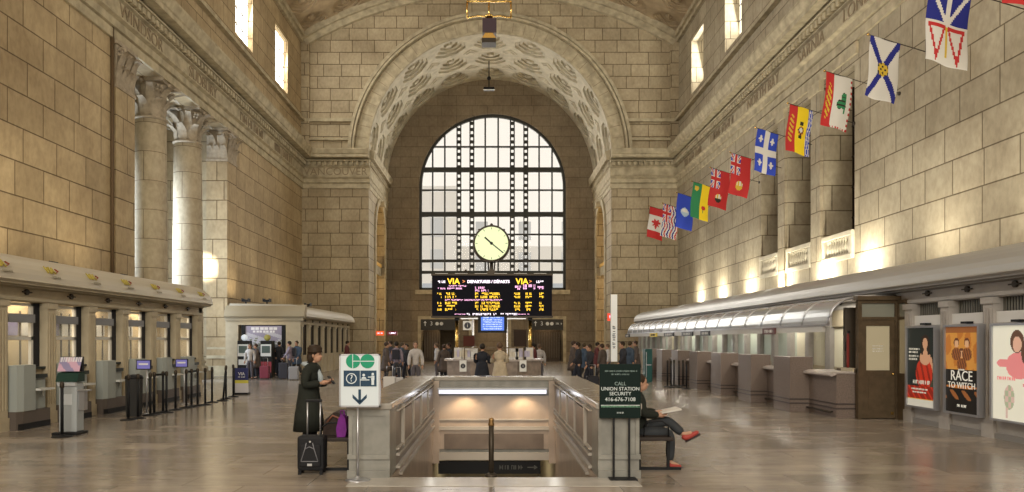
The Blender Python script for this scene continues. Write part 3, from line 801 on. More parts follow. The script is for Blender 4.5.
for k in range(-3, 6):
    y0, y1 = LS+LP*k+.15, LS+LP*(k+1)-.15
    mb = MB().mat(M_CREAM); mb.box(LX-.25, LX-.05, y0, y1, 0, 1.15); mb.build('plinth', None, t)
    fr = MB().mat(mat('window_sash_white', (.62, .60, .55), .5))
    x = LX-.12
    for (a, b, c, d) in ((y0, y0+.05, 1.15, 2.5), (y1-.32, y1-.25, 1.15, 2.5), (y0, y1-.25, 1.75, 1.82), (y0, y1-.25, 2.44, 2.5), (y0, y1-.25, 1.15, 1.2)): fr.box(x-.03, x+.03, a, b, c, d)
    f = fr.build('window_frame', None, t)
    mb = MB().mat(mat('booth_glass', (.8, .85, .85), .03, alpha=.18)); mb.box(x-.005, x+.005, y0+.05, y1-.38, 1.2, 2.44); mb.build('pane', None, f)
    mb = MB().mat(mat('near_black_panel', (.012, .013, .02), .4)); mb.box(LX-.17, LX-.11, y1-.24, y1+.02, 1.0, 2.51); mb.build('shutter_panel', None, t)
    mb = MB().mat(mat('blind_box_grey', (.20, .20, .21), .5)); mb.box(LX-.12, LX+.02, y0+.08, y1-.36, 2.1, 2.27); mb.build('blind_box', None, t)
    mb = MB().mat(mat('ledge_dark', (.03, .035, .03), .4)); mb.box(LX-.4, LX+.02, y0, y1, 1.15, 1.2); mb.build('ledge', None, t)
# yellow logos on the canopy edge
M_YEL = mat('logo_yellow', (.45, .36, .07), .5); M_LGR = mat('logo_grey', (.30, .27, .2), .6); M_RED = mat('logo_red', (.25, .05, .02), .5)
for k in range(-2, 6):
    y = LS+LP*(k+.75)
    if y > 24: break
    a = math.radians(20)
    n = Vector((math.sin(PI/2-a), 0, math.sin(a))); c = Vector((LX-.52+.86*math.cos(a), y, 2.93+.55*math.sin(a)))
    up = Vector((-.86*math.sin(a), 0, .55*math.cos(a))).normalized()
    mb = MB().mat(M_YEL)
    c = c + Vector((.02, 0, .01))
    mb.text('VIA', .22, c+up*.05+Vector((0, -.05, 0)), (0, 1, 0), up, .012)
    mb.mat(M_RED); mb.text('>', .2, c+up*.05+Vector((0, .2, 0)), (0, 1, 0), up, .012)
    mb.mat(M_LGR); dash(mb, c-up*.1+Vector((0, .06, 0)), (0, 1, 0), up, .3, .045, k+9, .02)
    o = mb.build('logo', None, t)

# counters in front of each window
M_CTR = mat('counter_grey_green', (.30, .32, .30), .4); M_CTRB = mat('counter_base_brown', (.105, .085, .072), .45)
def counter():
    c = thing('service_counter', 'x', 'counter')
    # local: x towards the hall, y along
    mb = MB().mat(M_CTR)
    out = [(.0, 0), (.2, .0), (.26, .12), (.26, .5), (.18, .58), (.0, .58)]
    mb.prism(out, .36, 1.26, lambda p, q, t_: (p, q, t_)); mb.build('cabinet', None, c)
    mb = MB().mat(M_CTRB); mb.prism([(.0, -.02), (.2, -.02), (.24, .12), (.24, 1.02), (.0, 1.02)], 0.0, .36, lambda p, q, t_: (p, q, t_))
    mb.mat(M_BLACK); mb.prism([(.0, 0), (.22, .02), (.26, .12), (.26, 1.0), (.0, 1.0)], 0, .12, lambda p, q, t_: (p, q, t_)); mb.build('base', None, c)
    mb = MB().mat(M_CTR); mb.box(.0, .14, .58, 1.02, .36, 1.04); mb.build('side_cabinet', None, c)
    mb = MB().mat(mat('shelf_white', (.55, .55, .52), .4)); mb.box(.1, .36, .5, .98, .74, .78); mb.box(.12, .16, .6, .64, .6, .74); mb.box(.12, .16, .9, .94, .6, .74); mb.build('shelf', None, c)
    mb = MB().mat(mat('ledge_dark')); mb.box(.12, .2, .62, 1.0, .98, 1.06); mb.build('card_tray', None, c)
    return c
c0 = counter()
ORD = ['first', 'second', 'third', 'fourth', 'fifth', 'sixth']
for k in range(6):
    o = c0 if k == 0 else copy_tree(c0)
    o.location = (LX, LS+LP*k+.2, 0)
    o['label'] = 'grey green service counter on a brown base, %s from the left edge' % ORD[k]; o['group'] = 'service counters along the left office'

# far left pavilion
PY0, PY1 = 36.3, 48.8
t = office('ticket_pavilion', 'small cream pavilion with banner front in the far left corner', LX, 1, PY0, PY1, M_CREAM, M_CREAMD, M_ROOFL, XL, 6, PY0+.2, 1.55, pw=.36, pd=.08)
mb = MB().mat(M_CREAM); 
mb.box(XL+.1, -12.35, PY0-.1, PY0+.15, 0, 2.85); mb.box(-10.05, LX+.06, PY0-.1, PY0+.15, 0, 2.85); mb.box(-12.35, -10.05, PY0-.1, PY0+.15, 2.48, 2.85)
mb.mat(M_CREAMD); mb.box(XL+.1, LX+.22, PY0-.22, PY0, 2.68, 2.84); mb.build('front_wall', None, t)
mb = MB().mat(mat('pavilion_roof_stone', (.36, .30, .20), .6)); mb.prism([(-.3, 2.84), (-.34, 2.9), (-.28, 3.15), (-.1, 3.38), (.2, 3.47), (.2, 2.84)], XL+.1, LX+.3, lambda p, q, r: (r, PY0+p, q)); mb.build('front_roof', None, t)
mb = MB().mat(mat('near_black_panel')); mb.box(-12.3, -10.1, PY0+.3, PY0+.4, 0, 2.48); mb.mat(mat('window_dark_glass', (.035, .028, .02), .7)); mb.box(LX-.14, LX-.1, PY0+.5, PY1, .9, 2.55); mb.mat(M_INT); mb.box(XL+.3, LX-1.5, PY0+.5, PY1, 0, 2.8); mb.build('interior', None, t)
mb = MB().mat(M_CREAM); 
for k in range(8): mb.box(LX-.1, LX-.03, PY0+.35+1.55*k, PY0+1.6+1.55*k, 0, 1.0)
mb.build('plinth', None, t)
mb = MB().mat(M_CREAM); mb.box(XL+.1, LX, PY1-.15, PY1, 0, 2.8); mb.build('end_wall', None, t)
# banner in the pavilion front: faces by design function
def raster(mb, fn, nu, nv, cf, mats):
    """grid of faces; fn(u,v)->point with u,v in 0..1; cf(u,v)->index in mats or None"""
    V = [[mb.bm.verts.new(fn(i/nu, j/nv)) for j in range(nv+1)] for i in range(nu+1)]
    ids = []
    for m in mats:
        mb.mat(m); ids.append(mb.mi)
    for i in range(nu):
        for j in range(nv):
            c = cf((i+.5)/nu, (j+.5)/nv)
            f = mb.bm.faces.new([V[i][j], V[i+1][j], V[i+1][j+1], V[i][j+1]]); f.material_index = ids[c]; f.smooth = True
bm_ = [mat('banner_lilac', (.30, .28, .38), .5), mat('banner_pale', (.48, .48, .55), .5), mat('banner_dark', (.10, .10, .12), .5), mat('banner_white', (.7, .7, .74), .5), mat('banner_green', (.2, .22, .17), .5)]
def banner_c(u, v):
    if v > .86: return 3 if .15 < u < .9 and (int(u*40) % 5) and v < .95 else 0
    if v > .74: return 3 if .2 < u < .8 and (int(u*44) % 4) and v < .83 else 0
    ridge = .45 + .12*math.sin(u*7) + .05*math.sin(u*23)
    if v > ridge: return 1 if math.sin(u*9+v*20) > .2 else 0
    return 4 if math.sin(u*31+v*27)*math.sin(v*40-u*13) > .25 else 2 if v < .3 else 1
t = thing('photo_banner', 'lilac landscape photo banner filling the front of the far pavilion', 'banner', (-11.2, PY0-.05, 1.1))
mb = MB(); raster(mb, lambda u, v: (-12.0+1.75*u, PY0-.06, 1.15+1.28*v), 60, 40, banner_c, bm_); mb.mat(M_BLACK); mb.box(-12.0, -10.25, PY0-.055, PY0-.02, 1.15, 2.43); mb.build('print', None, t)
mb = MB().mat(M_BLACK); mb.box(-12.2, -12.0, PY0-.1, PY0-.02, .5, 2.46); mb.box(-10.25, -10.08, PY0-.1, PY0-.02, .5, 2.46); mb.build('frame', None, t)

# wall bracket lamp on the far pilaster of the left wall
t = thing('bracket_lamp', 'slim dark wall lamp on the left wall pier beyond the columns', 'lamp', (XL+.2, 36.9, 1.6))
mb = MB().mat(M_DARK); mb.box(XL+.09, XL+.2, 36.8, 37.0, 1.3, 2.0); mb.lathe([(.03, -.2), (.1, 0), (.12, .4), (.05, .5), (.01, .7)], (XL+.24, 36.9, 1.55), 10); mb.build('bracket', None, t)
# ------------------------------------------------------------------ right side: office, posters, door, counters, canopy
M_GREYW = mat('grey_painted_stone', (.36, .33, .30), .5, var=.08, vscale=4); M_GREYD = mat('grey_moulding', (.22, .205, .19), .55)
RX = 8.95
t = office('ticket_office', 'long grey office with curved metal roof along the right wall', RX, -1, 8.0, 46.2, M_GREYW, M_GREYD, M_GREYSTEEL, XR, 10, 9.6, 1.3, pw=.28)
mb = MB().mat(M_GREYW); mb.box(RX-.01, RX+.3, 8, 16.2, 0, 2.06); mb.mat(M_GREYD); mb.box(RX-.05, RX+.05, 8, 16.2, 0, .1); mb.build('panel_wall', None, t)
mb = MB().mat(mat('transom_white', (.62, .60, .57), .5)); mb.box(RX-.0, RX+.1, 8, 16.2, 2.06, 2.26); mb.build('white_band', None, t)
mb = MB().mat(mat('grille_dark', (.05, .05, .045), .6)); mb.box(RX+.2, RX+.25, 8, 16.2, 2.26, 2.55); mb.mat(mat('grille_bar', (.2, .19, .16), .5))
for i in range(110): mb.box(RX+.12, RX+.14, 8.1+i*.074, 8.12+i*.074, 2.26, 2.53)
mb.build('grille', None, t)
# office front behind the counters: glazed screens and curtains
M_CURT = mat('cream_curtain', (.62, .58, .46), .8); M_GLG = mat('pale_green_glazing', (.48, .52, .44), .25)
mb = MB().mat(M_CREAM); mb.box(RX+.05, RX+.2, 16.7, 46.2, 0, 1.05); mb.box(RX+.0, RX+.2, 16.7, 46.2, 2.1, 2.53); mb.build('screen_wall', None, t)
for (a, b) in ((16.9, 22.3), (36, 38.4)):
    y = a; mb = MB().mat(M_CURT)
    pts = []
    while y < b:
        pts.append((RX+.1+.05*math.sin(y*60), y)); y += .026
    pts2 = pts + [(p+.02, q) for p, q in pts[::-1]]
    mb.prism(pts2, 1.05, 2.1, lambda p, q, z: (p, q, z))
    mb.build('curtain', None, t)
mb = MB().mat(M_GLG); mb.box(RX+.06, RX+.09, 22.3, 36, 1.05, 2.1); mb.box(RX+.06, RX+.09, 38.4, 46, 1.05, 2.1); mb.build('glazing', None, t)
mb = MB().mat(M_CREAM)
for k in range(23): mb.box(RX-.02, RX+.2, 17.4+1.3*k-.12, 17.4+1.3*k+.12, 0, 2.5)
mb.build('mullions', None, t)
# end of the office
mb = MB().mat(M_GREYW); mb.box(RX, XR-.02, 46.0, 46.2, 0, 2.9); mb.build('end_wall', None, t)

# posters in light boxes (fn: u from far/left edge to near/right edge)
def poster(label, yc, cf, cols, emit, lines):
    w, z0, z1 = .98, .38, 2.0
    x = RX-.16
    t = thing('poster_lightbox', label, 'poster', (x, yc, z0), group='lit poster boxes on the right wall')
    mb = MB().mat(M_STEEL)
    for (a, b, c, d) in ((yc-w/2-.05, yc-w/2, z0-.04, z1+.04), (yc+w/2, yc+w/2+.05, z0-.04, z1+.04), (yc-w/2, yc+w/2, z0-.04, z0), (yc-w/2, yc+w/2, z1, z1+.04)): mb.box(x-.03, RX+.05, a, b, c, d)
    mb.box(x+.02, RX+.05, yc-w/2, yc+w/2, z0, z1); mb.build('frame', None, t)
    ms = [mat('poster_ink_%s_%d' % (label.split()[0], i), c, .35, emit=emit) for i, c in enumerate(cols)]
    mb = MB(); raster(mb, lambda u, v: (x, yc+w/2-w*u, z0+(z1-z0)*v), 60, 100, cf, ms); mb.build('print', None, t)
    mb = MB()
    for k_, (txt, sz, u, v, ci) in enumerate(lines):
        mb.mat(ms[ci]); o_ = (x-.006, yc+w/2-w*u, z0+(z1-z0)*v)
        if isinstance(txt, str): mb.text(txt, sz, o_, (0, -1, 0), (0, 0, 1), .003)
        else: dash(mb, o_, (0, -1, 0), (0, 0, 1), txt, sz, k_)
    mb.build('lettering', None, t)
    mb = MB().mat(M_BLACK); mb.box(RX-.12, RX+.0, yc-.1, yc+.1, z1+.06, z1+.1); mb.build('top_lamp', None, t)
    return t
def ell(u, v, cu, cv, ru, rv): return ((u-cu)/ru)**2+((v-cv)/rv)**2 < 1
def p1(u, v):
    if v < .09: return 3
    if v < .1: return 6
    if v < .26: return 1 if math.sin(u*30+v*50) > .55 else 5
    if ell(u, v, .66, .80, .09, .075): return 2
    if ell(u, v, .66, .84, .14, .07) or (.52 < u < .58 and .66 < v < .84) or (.75 < u < .81 and .66 < v < .84): return 4
    if .61 < u < .71 and .68 < v < .75: return 2
    if ell(u, v, .66, .62, .2, .09): return 2
    if ell(u, v, .62, .42, .30, .2) and v > .25: return 1 if (u*5+v*3) % 1 > .35 else 5
    if ell(u, v, .88, .5, .05, .13): return 2
    return 0 if u < .5 or v > .55 else 7
poster('dark poster with a woman in a red dress, left one of the three light boxes', 15.45, p1,
       [(.015, .02, .018), (.5, .035, .015), (.55, .3, .18), (.6, .58, .5), (.03, .015, .01), (.25, .02, .01), (.6, .3, .05), (.05, .06, .04)], .28,
       [(.4, .04, .25, .73, 3), (.36, .04, .23, .69, 3), (.38, .04, .24, .64, 3), (.34, .04, .22, .60, 3), (.62, .08, .5, .31, 3), (.6, .035, .45, .22, 3), (.5, .03, .45, .18, 3)])
def p2(u, v):
    if v < .14: return 0
    if .14 <= v < .50:
        if ell(u, v, .5, .30, .5, .02+.0): return 1
        if ell(u, v, .5, .42, .42, .12): return 0
        return 2 if math.sin(u*17+v*31)*math.sin(v*23) > .3 and v < .3 else 0
    for (a, b) in ((.34, .80), (.66, .80), (.5, .68)):
        if ell(u, v, a, b, .065, .045): return 4
        if ell(u, v, a, b+.018, .085, .055): return 5
        if ell(u, v, a, b-.12, .15, .075): return 5 if (u*14+v*9) % 1 > .5 else 2
    if v > .93: return 2
    return 1 if math.sin(u*9+v*17)+math.sin(u*21-v*8) > .2 else 3
poster('orange and black film poster reading RACE TO WITCH, middle light box', 14.1, p2,
       [(.012, .010, .008), (.45, .16, .03), (.28, .10, .03), (.55, .25, .05), (.6, .36, .2), (.12, .04, .02), (.7, .68, .6)], .3,
       [('RACE', .27, .5, .425, 6), ('TO WITCH', .165, .5, .315, 6), (.3, .05, .5, .08, 6), (.2, .03, .5, .50, 6)])
def p3(u, v):
    if ell(u, v, .62, .80, .11, .085): return 2
    if ell(u, v, .62, .83, .17, .12) or ell(u, v, .8, .72, .08, .12): return 3
    if ell(u, v, .66, .58, .32, .14) or ell(u, v, .3, .60, .2, .045): return 1
    if ell(u, v, .42, .24, .13, .13): return 4 if math.sin(u*40)*math.sin(v*50) > 0 else 5
    if .33 < u < .38 and .02 < v < .16: return 5
    return 0
poster('white poster with a woman in a pink top, right light box', 12.72, p3,
       [(.68, .66, .55), (.65, .22, .22), (.6, .36, .26), (.10, .05, .03), (.35, .38, .25), (.55, .4, .35)], .42,
       [(.5, .06, .35, .44, 1), (.2, .05, .85, .38, 1)])

# door of the office, in a bronze frame facing the hall entrance
M_BRONZE = mat('bronze_door', (.105, .075, .045), .4, .35, var=.15, vscale=8)
t = thing('office_door', 'bronze framed glazed door at the near end of the stone counters', 'door', (8.5, 16.6, 0))
mb = MB().mat(M_BRONZE); yd = 16.6
mb.box(8.04, 8.12, yd-.05, yd+.08, 0, 2.63); mb.box(8.86, 8.94, yd-.05, yd+.08, 0, 2.63); mb.box(8.12, 8.86, yd-.05, yd+.08, 2.56, 2.63); mb.box(8.12, 8.86, yd-.05, yd+.08, 2.2, 2.26)
mb.box(8.90, 8.97, 16.2, 16.6, 0, 1.02); mb.box(8.9, 8.97, 16.2, 16.25, 1.02, 2.63); mb.box(8.9, 8.97, 16.5, 16.6, 1.02, 2.63); mb.box(8.9, 8.97, 16.25, 16.5, 2.2, 2.26); mb.box(8.9, 8.97, 16.25, 16.5, 2.56, 2.63)
mb.box(8.04, 8.1, yd, 17.6, 1.02, 1.1); mb.box(8.0, 8.97, yd-.12, yd+.1, 2.63, 2.72)
mb.build('frame', None, t)
mb = MB().mat(M_BRONZE); mb.box(8.12, 8.23, yd-.02, yd+.03, .02, 2.2); mb.box(8.75, 8.86, yd-.02, yd+.03, .02, 2.2); mb.box(8.23, 8.75, yd-.02, yd+.03, .02, 1.08); mb.box(8.23, 8.75, yd-.02, yd+.03, 2.06, 2.2)
mb.box(8.27, 8.71, yd-.03, yd-.02, .2, .95)
lf = mb.build('door_leaf', None, t)
M_DG = mat('curtained_door_glass', (.50, .45, .32), .15)
mb = MB().mat(M_DG); mb.box(8.23, 8.75, yd-.005, yd+.005, 1.08, 2.06)
mb.mat(M_CURT); 
for k in range(5): mb.tube([(8.36+.065*k, yd+.05, 1.08), (8.36+.065*k, yd+.05, 2.06)], .03, 6)
mb.build('pane', None, lf)
mb = MB().mat(M_WHITE)
for i in range(3): dash(mb, (8.49, yd-.008, 1.62-.06*i), (1,0,0), (0,0,1), .26, .03, i)
mb.build('door_notice', None, lf)
mb = MB().mat(M_GOLD); mb.ball((8.8, yd-.06, 1.0), .03); mb.box(8.77, 8.83, yd-.03, yd-.02, .1, .16); mb.build('knob', None, lf)
mb = MB().mat(mat('dim_door_glass', (.22, .22, .18), .1)); mb.box(8.12, 8.86, yd+.0, yd+.01, 2.26, 2.56); mb.mat(M_DG); mb.box(8.92, 8.93, 16.25, 16.5, 1.02, 2.2); mb.mat(mat('dim_door_glass')); mb.box(8.92, 8.93, 16.25, 16.5, 2.26, 2.56); mb.build('side_pane', None, t)
mb = MB().mat(mat('shade_brown', (.1, .08, .06), .6)); mb.box(8.1, 8.9, 17.3, 17.4, 0, 2.5); mb.build('screen', None, t)

# granite counters
M_GRAN = mat('brown_grey_granite', (.165, .128, .108), .35, var=.3, vscale=40); M_GRANL = mat('granite_desk_top', (.40, .35, .32), .2, var=.15, vscale=30); M_GRB = mat('granite_dark_band', (.07, .055, .05), .3)
def counter_unit(near):
    """local origin: near edge of the tall block, floor; x towards the wall"""
    c = thing('granite_counter', 'x', 'counter')
    mb = MB().mat(M_GRAN); mb.box(0, .56, 0, 1.07, 0, 1.34, .01)
    mb.mat(M_GRB)
    for z in (.2, .3): mb.box(-.012, .57, -.012, 1.08, z, z+.035)
    mb.build('divider_block', None, c)
    mb = MB().mat(M_GRAN); mb.box(.47, .92, -near, 0, 0, 1.0)
    mb.mat(M_GRB)
    for z in (.2, .3): mb.box(.458, .93, -near-.012, 0, z, z+.035)
    mb.build('counter_front', None, c)
    mb = MB().mat(M_GRANL)
    mb.prism([(.95, .99), (.5, .99), (.36, .93), (.32, .96), (.33, 1.0), (.46, 1.045), (.95, 1.045)], -near-.0, -.0, lambda p, q, t_: (p, t_, q)); mb.build('desk_top', None, c)
    mb = MB().mat(M_DARK); mb.tube([(.38, -near+.1, .13), (.38, -.1, .13)], .025, 8)
    for y in (-near+.2, -.2): mb.tube([(.38, y, .13), (.47, y, .13)], .02, 6)
    mb.build('foot_rail', None, c)
    return c
u0 = counter_unit(1.45); u1 = counter_unit(1.70)
for k in range(7):
    o = u0 if k == 0 else u1 if k == 1 else copy_tree(u1)
    o.location = (7.18, 18.2+2.77*k, 0)
    o['label'] = 'stone counter with tall divider block, ' + ('beside the bronze door, nearest of the row' if k == 0 else ['', 'second', 'third', 'fourth', 'fifth', 'sixth', 'seventh'][k]+' from the bronze door')
    o['group'] = 'stone counters along the right office'

# glass canopy with curved ribs
t = thing('glass_canopy', 'curved glass and steel canopy over the stone counters', 'canopy', (7.5, 17, 2.1))
CX, CZ, CA, CB = 8.12, 2.1, .62, .60
def cp(a): return (CX-CA*math.cos(a), CZ+CB*math.sin(a))
M_CGL = mat('canopy_glass', (.42, .44, .46), .2, .35, spec=.6)
ys = [16.85+1.4*i for i in range(19)]
for a, b in zip(ys, ys[1:]):
    mb = MB().mat(M_CGL)
    pr = [cp(PI/2*i/10) for i in range(11)]
    out = pr + [(p[0]+.012, p[1]-.012) for p in pr[::-1]]
    mb.prism(out, a+.03, b-.03, lambda p, q, t_: (p, t_, q)); mb.build('glass_panel', None, t)
mb = MB().mat(M_STEEL); 
for y in ys:
    mb.tube([(cp(PI/2*i/8)[0], y, cp(PI/2*i/8)[1]) for i in range(9)] + [(8.7, y, 2.7)], .03, 8)
mb.box(8.1, 8.75, 16.8, ys[-1], 2.69, 2.73)
mb.tube([(8.04, 16.72, 2.72), (9.0, 16.72, 2.74)], .03, 8)
mb.build('rib', None, t)
mb = MB().mat(mat('canopy_fascia', (.50, .48, .44), .4)); mb.box(7.47, 7.53, 17.05, ys[-1], 1.93, 2.08); mb.mat(M_STEEL); mb.box(7.45, 7.55, 16.85, ys[-1], 2.07, 2.12); mb.build('fascia', None, t)
# small sign plates on the fascia
for (px, w, colr, lab) in ((628, 1.2, 'b', 'farthest dark sign plate on the canopy fascia'), (654, 1.5, 'y', 'yellow sign plate on the canopy fascia'), (669.5, 1.7, 'b', 'black sign plate beside the yellow one on the canopy fascia'),
                         (688, 1.6, 'b', 'long black sign plate, second after the yellow one on the fascia'), (706, 1.1, 'b', 'black sign plate above the middle counters'), (770, .9, 'd', 'dark red sign plate nearest on the canopy fascia')):
    y = 7.47*F/(px-VX)
    t = thing('sign_plate', lab, 'sign', (7.44, y, 2.0), group='sign plates on the canopy')
    mb = MB().mat({'b': mat('sign_charcoal', (.035, .035, .04), .4), 'y': mat('sign_yellow', (.8, .6, .05), .4), 'd': mat('sign_maroon', (.12, .05, .05), .4)}[colr]); mb.box(7.42, 7.465, y-w/2, y+w/2, 1.9, 2.07); mb.build('plate', None, t)
    mb = MB().mat(M_BLACK if colr == 'y' else M_WHITE); dash(mb, (7.416, y, 1.985), (0, -1, 0), (0, 0, 1), w*.7, .08, int(px)); mb.build('lettering', None, t)
# notices between the pilasters
t = thing('paper_poster', 'narrow blue poster behind the nearest stone counter', 'poster', (RX-.06, 17.55, 1.2))
bl = [mat('poster_blue', (.05, .12, .3), .4), mat('poster_skyblue', (.25, .4, .55), .4), mat('poster_white', (.65, .65, .6), .4)]
mb = MB(); raster(mb, lambda u, v: (RX-.05, 18.0-.45*u, 1.2+.72*v), 14, 22, lambda u, v: 2 if v > .85 else 1 if math.sin(u*9+v*14) > 0 else 0, bl); mb.build('print', None, t)
mb = MB().mat(M_WHITE); mb.box(RX-.045, RX-.02, 17.5, 18.05, 1.15, 1.97); mb.build('backing', None, t)
t = thing('diamond_sign', 'white notice with a black diamond behind the nearest stone counter', 'sign', (RX-.05, 18.7, 1.5))
mb = MB().mat(M_WHITE); mb.box(RX-.06, RX-.03, 18.5, 18.95, 1.45, 1.95); mb.build('plate', None, t)
mb = MB().mat(M_BLACK); mb.prism([(0, .14), (.14, 0), (0, -.14), (-.14, 0)], RX-.07, RX-.06, lambda p, q, t_: (t_, 18.72+p, 1.72+q)); mb.build('symbol', None, t)
t = thing('fire_extinguisher', 'red strip beside the bronze door frame', 'extinguisher', (8.0, 17.2, 1.1))
mb = MB().mat(mat('signal_red', (.16, .02, .015), .5)); mb.lathe([(.01, 0), (.028, .02), (.032, .1), (.032, .7), (.02, .76), (.012, .82)], (8.0, 16.95, 1.12), 12); mb.build('cylinder', None, t)
mb = MB().mat(M_BLACK); mb.box(7.98, 8.04, 16.93, 16.97, 1.9, 1.96); mb.tube([(8.02, 17.0, 1.76), (7.97, 17.0, 1.7), (7.96, 17, 1.5)], .01, 6); mb.build('hose', None, t)
mb = MB().mat(M_CREAM); mb.box(8.0, 8.1, 16.75, 17.3, 1.045, 1.12); mb.build('bracket', None, t)

# ------------------------------------------------------------------ flags
FC = {k: mat('flag_'+k, v, .7) for k, v in dict(red=(.45, .03, .03), white=(.60, .58, .54), blue=(.03, .04, .34), royal=(.03, .06, .42), yellow=(.75, .55, .02), gold=(.55, .38, .04), green=(.03, .2, .08), dark=(.03, .03, .02), orange=(.6, .22, .03), sky=(.35, .45, .55), navy=(.02, .025, .2)).items()}
FN = list(FC); FM = list(FC.values())
ix = {k: i for i, k in enumerate(FN)}
def jack(u, v):      # small union flag, u,v in 0..1
    if abs(u-.5) < .09 or abs(v-.5) < .07: return ix['red']
    if abs(u-.5) < .17 or abs(v-.5) < .13: return ix['white']
    d = min(abs(u-v), abs(u+v-1))
    if d < .05: return ix['red']
    if d < .13: return ix['white']
    return ix['blue']
def f_canada(u, v):
    if v > .75 or v < .25: return ix['red']
    a, b = (u-.5)*1.0, (v-.5)*1.9
    r = math.hypot(a, b); th = math.atan2(a, -b)
    lim = .2+.1*math.cos(th*7)*(.6)+.03*math.cos(3*th)
    return ix['red'] if r < lim*1.15 or (abs(b) < .02 and 0 < a < .3) else ix['white']
def f_bc(u, v):
    if u < .5 and v > .45 : return jack(u*2, (v-.45)/.55)
    w = (u*6+.35*math.sin(v*14)) % 1
    return ix['white'] if w < .5 else ix['navy'] if (u*3) % 1 < .5 else ix['red']
def f_alberta(u, v): return ix['white'] if ell(u, v, .52, .5, .2, .1) and (v > .5) else ix['sky'] if ell(u, v, .52, .5, .24, .13) else ix['royal']
def f_sask(u, v): return ix['green'] if u < .5 and not ell(u, v, .22, .85, .12, .07) else ix['gold'] if u < .5 else ix['red'] if ell(u, v, .72, .35, .12, .06) else ix['green'] if .7 < u < .75 and .2 < v < .42 else ix['yellow']
def f_ens(shield):
    def f(u, v):
        if u < .5 and v > .5: return jack(u*2, (v-.5)*2)
        if ell(u, v, .5, .25, .16, .11): return ix[shield] if v < .25 else ix['white'] if (u*8) % 1 < .5 else ix['gold']
        return ix['red']
    return f
def f_quebec(u, v):
    if abs(u-.5) < .11 or abs(v-.5) < .08: return ix['white']
    for a in (.22, .78):
        for b in (.22, .78):
            if ell(u, v, a, b, .045, .09) or ell(u, v, a, b, .11, .03): return ix['white']
    return ix['royal']
def f_nb(u, v):
    if u < .34:
        return ix['gold'] if ell(u, v, .17, .5, .09, .33) and math.sin(v*60+u*30) > -.1 else ix['red']
    if u > .82: return ix['royal'] if (u*12+.3*math.sin(v*16)) % 1 < .55 else ix['white']
    if ell(u, v, .58, .5, .13, .1): return ix['white'] if ell(u, v, .58, .52, .07, .05) else ix['dark'] if math.sin(v*70)*math.sin(u*50) > 0 else ix['orange']
    if .5 < u < .66 and (.62 < v < .7 or .34 < v < .4): return ix['dark']
    return ix['yellow']
def f_pei(u, v):
    if u < .33: return ix['gold'] if ell(u, v, .17, .48, .1, .34) and math.sin(v*55+u*40) > -.2 else ix['red']
    if u > .93 or v < .04: return ix['red'] if ((v if u > .93 else u)*10) % 1 < .5 else ix['white']
    if ell(u, v, .58, .46, .11, .09) or ell(u, v, .7, .58, .08, .12) or ell(u, v, .72, .44, .09, .05): return ix['green'] if math.sin(v*80) > -.6 else ix['dark']
    if .74 < u < .79 and .3 < v < .68: return ix['green']
    return ix['white']
def f_ns(u, v):
    if ell(u, v, .5, .5, .19, .11): return ix['dark'] if math.sin(v*60)*math.sin(u*40) > .35 else ix['gold']
    d = min(abs(u-v), abs(u+v-1))
    return ix['navy'] if d < .095 else ix['white']
def f_nl(u, v):
    if v > .5:
        w = (v-.5)*2
        if abs(u-.5) < .06 or w < .08 or abs(abs(u-.5) - w*.5) < .05: return ix['white']
        return ix['navy']
    if v < .5:
        for c, s in ((.27, 1), (.73, -1)):
            # outlined triangle pointing down
            w = .23*v/.5
            if v > .02 and abs(u-c+(.5-v)*.1*s) < w*.95: return ix['red'] if abs(u-c+(.5-v)*.1*s) > w*.95-.055 or v > .45 else ix['white']
        if abs(u-.5) < .035 and .1 < v < .48: return ix['gold'] if abs(u-.5) < .015 else ix['red']
    return ix['white']
flags = [
 (14.3, 'red cornered flag at the upper right edge of the photo', lambda u, v: ix['red'] if (u < .5) else ix['white'], 10.0),
 (17.15, 'white flag with blue triangles above outlined red triangles', f_nl, 9.92),
 (20.4, 'white flag with a dark blue saltire and gold shield', f_ns, 10.04),
 (23.1, 'white flag with a red lion band and a green tree', f_pei, 10.02),
 (26.0, 'yellow flag with red band, ship and blue waves', f_nb, 9.94),
 (29.2, 'blue flag with a white cross', f_quebec, 10.0),
 (32.3, 'red ensign flag hanging next to the blue flag with a white cross', f_ens('gold'), 9.8),
 (35.3, 'red ensign flag hanging next to the green and yellow flag', f_ens('dark'), 9.85),
 (38.6, 'flag half green and half yellow', f_sask, 9.9),
 (41.8, 'plain blue flag with a small shield', f_alberta, 9.95),
 (45.3, 'striped flag of red, white and blue waves', f_bc, 10.0),
 (49.3, 'red and white maple leaf flag at the far end of the row', f_canada, 10.55)]
